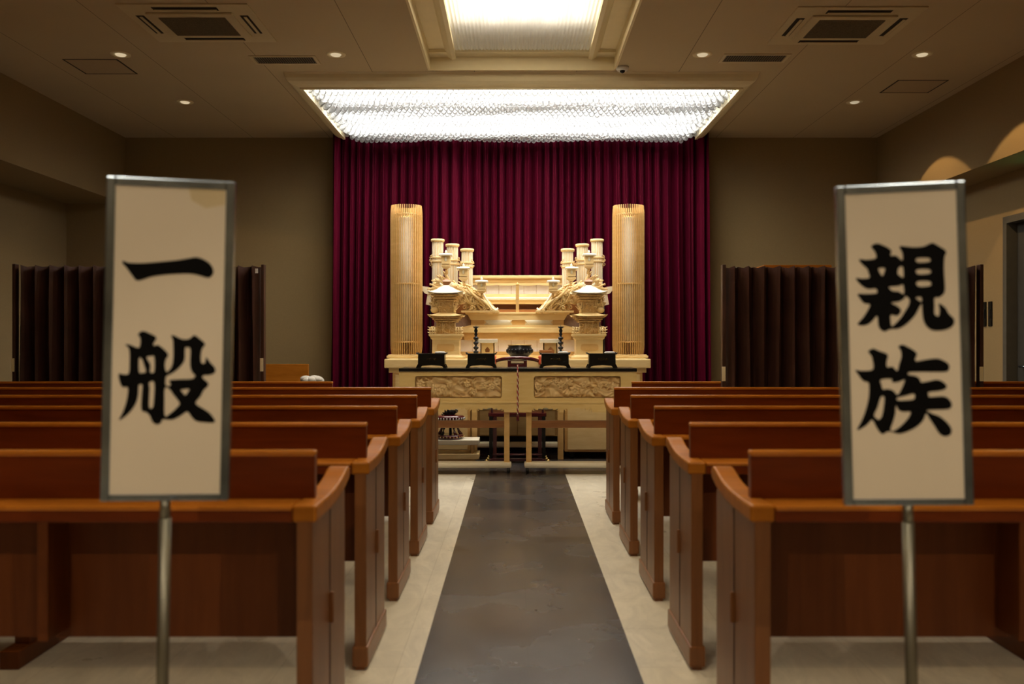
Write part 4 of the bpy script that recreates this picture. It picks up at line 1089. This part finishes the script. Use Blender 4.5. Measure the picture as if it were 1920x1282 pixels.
def table(label, px0, px1, seed):
    y = 8.35; k = y / 1650; x0, x1 = X(px0, y), X(px1, y); W_ = x1 - x0; cx = (x0 + x1) / 2; D = .42
    t = thing('altar_table', label, 'table', (cx, y, 0), group=None); zz = lambda py: Z(py, y)
    b = MB(); b.box(-W_ / 2, W_ / 2, -.012, D + .012, zz(696.5), zz(690), .004); b.build('tabletop', 'black', t)
    # apron with a rounded opening and two cusped cut-outs
    hw_ = W_ / 2 - .002; zt1 = zz(696.5); zl = zz(753)
    L = (778 - px0) * k - W_ / 2 if seed == 1 else (1001 - px0) * k - W_ / 2; Rr = L + 163 * k
    pz0, pz1, c = zz(746), zz(705), .022
    op = []
    for (qx, qz, a0) in ((Rr - c, pz1 - c, 0), (L + c, pz1 - c, 90), (L + c, pz0 + c, 180), (Rr - c, pz0 + c, 270)):
        for s in range(6): a = R(a0 + 18 * s); op.append((qx + c * math.cos(a), qz + c * math.sin(a)))
    shape2d('front_apron', 'hinoki_dim', [[(-hw_, zl), (hw_, zl), (hw_, zt1), (-hw_, zt1)], op], .03, t, Matrix.Translation((0, .015, 0)))
    vs, fs = heightfield(Rr - L, pz1 - pz0, 190, 52, seed * 5, False)
    b = MB(); b.add([(v[0] + (L + Rr) / 2, v[1] + .046, v[2] + pz0) for v in vs], fs, True); b.build('carved_panel', 'hinoki_d', t)
    b = MB(); b.box(-hw_, hw_, -.006, .03, zz(756), zz(752), .003); b.build('moulding', 'hinoki_dim', t)
    low = [(-hw_, zz(756)), (hw_, zz(756)), (hw_, zz(773))]
    def cusp(pa, pb):                                      # right to left
        xa, xb = (pa - px0) * k - W_ / 2, (pb - px0) * k - W_ / 2; m_ = (xa + xb) / 2; zb_ = zz(773); out = []
        hx = (xb - xa) / 2; sh = [(1, 0), (.99, .03), (.86, .012), (.80, .019), (.86, .030), (.93, .034), (.82, .036), (.70, .024), (.55, .020), (.52, .034), (.44, .040), (.36, .034), (.22, .028), (.18, .040), (0, .046)]
        for (u, dz) in sh: out.append((m_ + u * hx, zb_ + dz))
        for (u, dz) in reversed(sh[:-1]): out.append((m_ - u * hx, zb_ + dz))
        return out
    cs = ((1057, 1110), (997, 1049)) if seed == 2 else ((893, 945), (833, 885))
    for a, c2 in cs: low += cusp(a, c2)
    low += [(-hw_, zz(773))]
    shape2d('lower_apron', 'hinoki_dim', [low], .024, t, Matrix.Translation((0, .013, 0)))
    b = MB(); b.box(-hw_, hw_, D - .03, D, zz(756), zt1); b.box(-hw_, -hw_ + .02, .03, D - .03, zz(756), zt1); b.box(hw_ - .02, hw_, .03, D - .03, zz(756), zt1); b.build('side_aprons', 'hinoki', t)
    lx = W_ / 2 - .10
    for s in (-1, 1):
        b = MB(); b.box(s * lx - .026, s * lx + .026, .035, .10, .09, zz(756), .004); b.build('leg', 'hinoki_o', t)
        for yy in (-.005, .085):
            b = MB(); xx = s * (lx + .015); b.cyl((xx - .013, yy + .02, .026), (xx + .013, yy + .02, .026), .026, 18); b.build('caster', 'rubber', t)
    b = MB(); b.box(-lx, lx, .05, .075, zz(803), zz(789), .003); b.build('stretcher', 'brown_wood', t)
    b = MB(); b.box(-lx - .045, lx + .045, -.01, .13, .048, .10, .02); b.build('foot_beam', 'white_wood', t)
    return t
table('left carved cypress table with black top, standing before the altar', 748, 970, 1)
table('right carved cypress table with black top, standing before the altar', 972, 1194, 2)
TT = Z(690, 8.35)
def cord():
    t = thing('twisted_cord', 'red and white twisted cord hanging down between the two carved tables', 'cord', (X(970.8, 8.33), 8.325, 0))
    for j, m in enumerate(('cord_red', 'white_wood')):
        b = MB(); pts = []
        for i in range(120):
            f = i / 119; a = f * 52 + j * math.pi; pts.append((.0045 * math.cos(a), .0045 * math.sin(a) - .002, Z(684, 8.33) + (Z(776, 8.33) - Z(684, 8.33)) * f))
        b.tube(pts, .0048 if j == 0 else .0032, 6); b.build('strand', m, t)
    b = MB(); b.lathe([(.004, -.001), (.014, -.02), (.012, -.06), (.016, -.07)], (0, 0, Z(775, 8.33)), 14); b.build('tassel', 'red', t)
cord()

# ---- black incense boxes in a row
def incense_box(px0, px1, label, y, extra):
    k = y / 1650; cx = X((px0 + px1) / 2, y); W_ = (px1 - px0) * k
    t = thing('incense_box', label, 'incense box', (cx, y, TT), group=None); D = .16; h = .142
    hw_ = W_ / 2 - .012
    b = MB(); b.frustum(0, D / 2, [(hw_, D / 2 - .008, .035), (hw_ - .002, D / 2 - .01, h - .014)]); b.build('box_body', 'black', t)
    b = MB(); b.box(-W_ / 2, W_ / 2, 0, D, h - .014, h - .004, .003)
    for s in (-1, 1): b.tube([(s * (W_ / 2 - .012), 0.01, h - .006), (s * W_ / 2, .01, h - .002), (s * (W_ / 2 + .006), .01, h + .006)], [.005, .005, .003], 8); b.tube([(s * (W_ / 2 - .012), D - .01, h - .006), (s * W_ / 2, D - .01, h - .002), (s * (W_ / 2 + .006), D - .01, h + .006)], [.005, .005, .003], 8)
    b.build('rim', 'black', t)
    f = [(-W_ / 2 - .006, 0), (-W_ / 2 + .024, 0), (-W_ / 2 + .034, .014), (-W_ / 2 + .055, .020), (0, .025), (W_ / 2 - .055, .020), (W_ / 2 - .034, .014), (W_ / 2 - .024, 0), (W_ / 2 + .006, 0), (W_ / 2 + .002, .012), (W_ / 2 - .010, .035), (-W_ / 2 + .010, .035), (-W_ / 2 - .002, .012)]
    b = MB(); b.prism(f, 0, .014, 'xz'); b.prism(f, D - .014, D, 'xz'); b.build('bracket_feet', 'black', t)
    q = random.Random(3); b = MB(); x = -.045
    for i in range(6):
        b.tube([(x, .005, .078 + q.uniform(-.008, .004)), (x + .008, .004, .088 + q.uniform(-.004, .01)), (x + .014, .005, .076 + q.uniform(-.006, .004))], .0022, 6); x += .015
    b.tube([(.03, .004, .07), (.045, .004, .095), (.055, .004, .078), (.04, .004, .072)], .0025, 6); b.build('gold_writing', 'gold_dim', t)
    if extra:
        b = MB(); b.lathe([(.045, h - .004), (.05, h + .006), (.04, h + .012), (.001, h + .014)], (W_ * .28, D * .55, 0), 24, sx=1.05, sy=.8); b.build('ash_tray_lid', 'white', t)
incense_box(781, 836, 'black lacquer incense box, farthest left of the row on the carved tables', 8.42, True)
incense_box(874, 930, 'black lacquer incense box below the left candlestick', 8.42, False)
incense_box(1013, 1069, 'black lacquer incense box below the right candlestick', 8.42, True)
incense_box(1102, 1157, 'black lacquer incense box, farthest right of the row on the carved tables', 8.42, True)

# ---- red lacquer priest's chair between the tables and the altar
t = thing('lacquered_chair', 'dark red lacquered ceremonial chair with curved back rail behind the carved tables', 'chair', (X(970, 9.05), 9.05, 0))
y = 9.05; k = y / 1650
pts = []; rad = []
for i in range(25):
    a = math.pi * i / 24; pts.append((-math.cos(a) * .262, .02 - .12 * 0 + .36 * (1 - math.sin(a)) * .9, Z(671 + 13 * (1 - math.sin(a)), y))); rad.append(.019)
b = MB(); b.tube(pts, rad, 12); b.build('curved_rail', 'red', t)
for s in (-1, 1):
    b = MB(); p = pts[0 if s < 0 else -1]; b.ball((p[0], p[1] + .0, p[2] + .0), .026, (1, 1, 1)); b.build('rail_end', 'red', t)
    b = MB(); b.lathe([(.012, -.06), (.022, -.045), (.026, -.02), (.018, -.0), (.024, .02), (.02, .035), (.002, .045)], (s * .243, .16, Z(674, y)), 20); b.build('coral_knob', 'coral', t)
b = MB(); b.box(-.10, .10, .035, .06, .52, Z(675, y), .006); b.build('splat', 'red', t)
b = MB(); b.box(-.065, .065, .030, .036, Z(681, y), Z(677, y), .002); b.build('splat_inlay', 'white_wood', t)
b = MB(); b.box(-.30, .30, .0, .42, .475, .515, .008); b.build('seat', 'red', t)
for s in (-1, 1):
    for yy in (.0, .38):
        b = MB(); b.box(s * .272 - .018, s * .272 + .018, yy, yy + .036, .04, .48, .003); b.build('leg', 'black', t)
    for yy in (.004,):
        b = MB(); x = s * .232; b.box(x - .02, x + .02, yy, yy + .03, .05, .475, .004); b.build('leg_reflecting_side', 'red', t)  # red upright added for the reflecting inner side of the leg
    b = MB(); b.box(s * .272 - .022, s * .272 + .022, -.02, .44, .0, .045, .006); b.build('runner', 'red', t)
    for yy in (-.03,):
        b = MB(); b.ball((s * .30, yy, .045), .018); b.ball((s * .315, yy, .022), .022); b.ball((s * .295, yy, .07), .011); b.build('gold_foot', 'gold', t)
    b = MB(); b.tube([(s * .262, .02, .50), (s * .262, .06, .7), (s * .262, .33, Z(682, y) - .015)], [.014, .013, .014], 10); b.build('arm_post', 'red', t)
for zz_ in ((.015, .05), (.075, .095)):
    b = MB(); b.box(-.26, .26, .0, .03, zz_[0], zz_[1], .006); b.build('stretcher', 'red', t)

# ---- low white table with a carved stand, left
y = 8.92; k = y / 1650
t = thing('low_table', 'low pale wooden table on the floor behind the left carved table', 'low table', (X(848, y), y, 0))
hw_ = 50 * k; zt_ = Z(825, y)
b = MB(); b.box(-hw_, hw_, 0, .30, zt_ - .05, zt_, .006); b.build('tabletop', 'white_wood', t)
for s in (-1, 1):
    b = MB(); b.box(s * (hw_ - .07) - .015, s * (hw_ - .07) + .015, .02, .28, .11, zt_ - .05, .003); b.build('leg', 'hinoki_o', t)
b = MB(); b.box(-hw_, hw_, .0, .30, .055, .11, .006); b.build('shelf', 'hinoki', t)
b = MB(); b.box(-hw_ + .04, hw_ - .04, .03, .27, 0, .055); b.build('base', 'hinoki_o', t)
y2 = 9.07; k = y2 / 1650
t = thing('carved_stand', 'round dark red carved stand with beaded rim on the low pale table', 'stand', (X(843, y2), y2, zt_)); zz = lambda py: Z(py, y2) - zt_
b = MB(); b.lathe([(.135, 0), (.145, .012), (.148, .03), (.135, .045), (.10, .045)], n=40); b.build('base_ring', 'red', t)
b = MB()
for i in range(26): a = 2 * math.pi * i / 26; b.ball((.148 * math.cos(a), .148 * math.sin(a), .024), .007, (1, 1, 1), 8, 6)
b.build('gold_studs', 'gold', t)
for i in range(5):
    a = 2 * math.pi * i / 5 + .3; c_, s_ = math.cos(a), math.sin(a)
    b = MB(); b.tube([(q * c_, q * s_, z) for q, z in ((.125, .04), (.10, .07), (.085, .11), (.10, .16), (.13, .185), (.135, .2))], [.018, .015, .012, .013, .016, .014], 10); b.build('curved_leg', 'bronze' if i % 2 else 'red', t)
b = MB(); b.lathe([(.12, .19), (.15, .20), (.155, .225), (.14, .24), (.10, .245), (.001, .246)], n=40); b.build('stand_top', 'red', t)
b = MB()
for i in range(30): a = 2 * math.pi * i / 30; b.ball((.156 * math.cos(a), .156 * math.sin(a), .212), .008, (.7, .7, 1.5), 8, 6)
b.build('white_beads', 'white', t)
b = MB()
b.frustum(0, 0, [(.05, .05, .245), (.075, .05, .275), (.065, .05, .295)]); carve(b, 16, 4, -.07, .07, -.06, -.04, .25, .30, .005, .010, .04)
b.build('carved_crest', 'bronze', t)
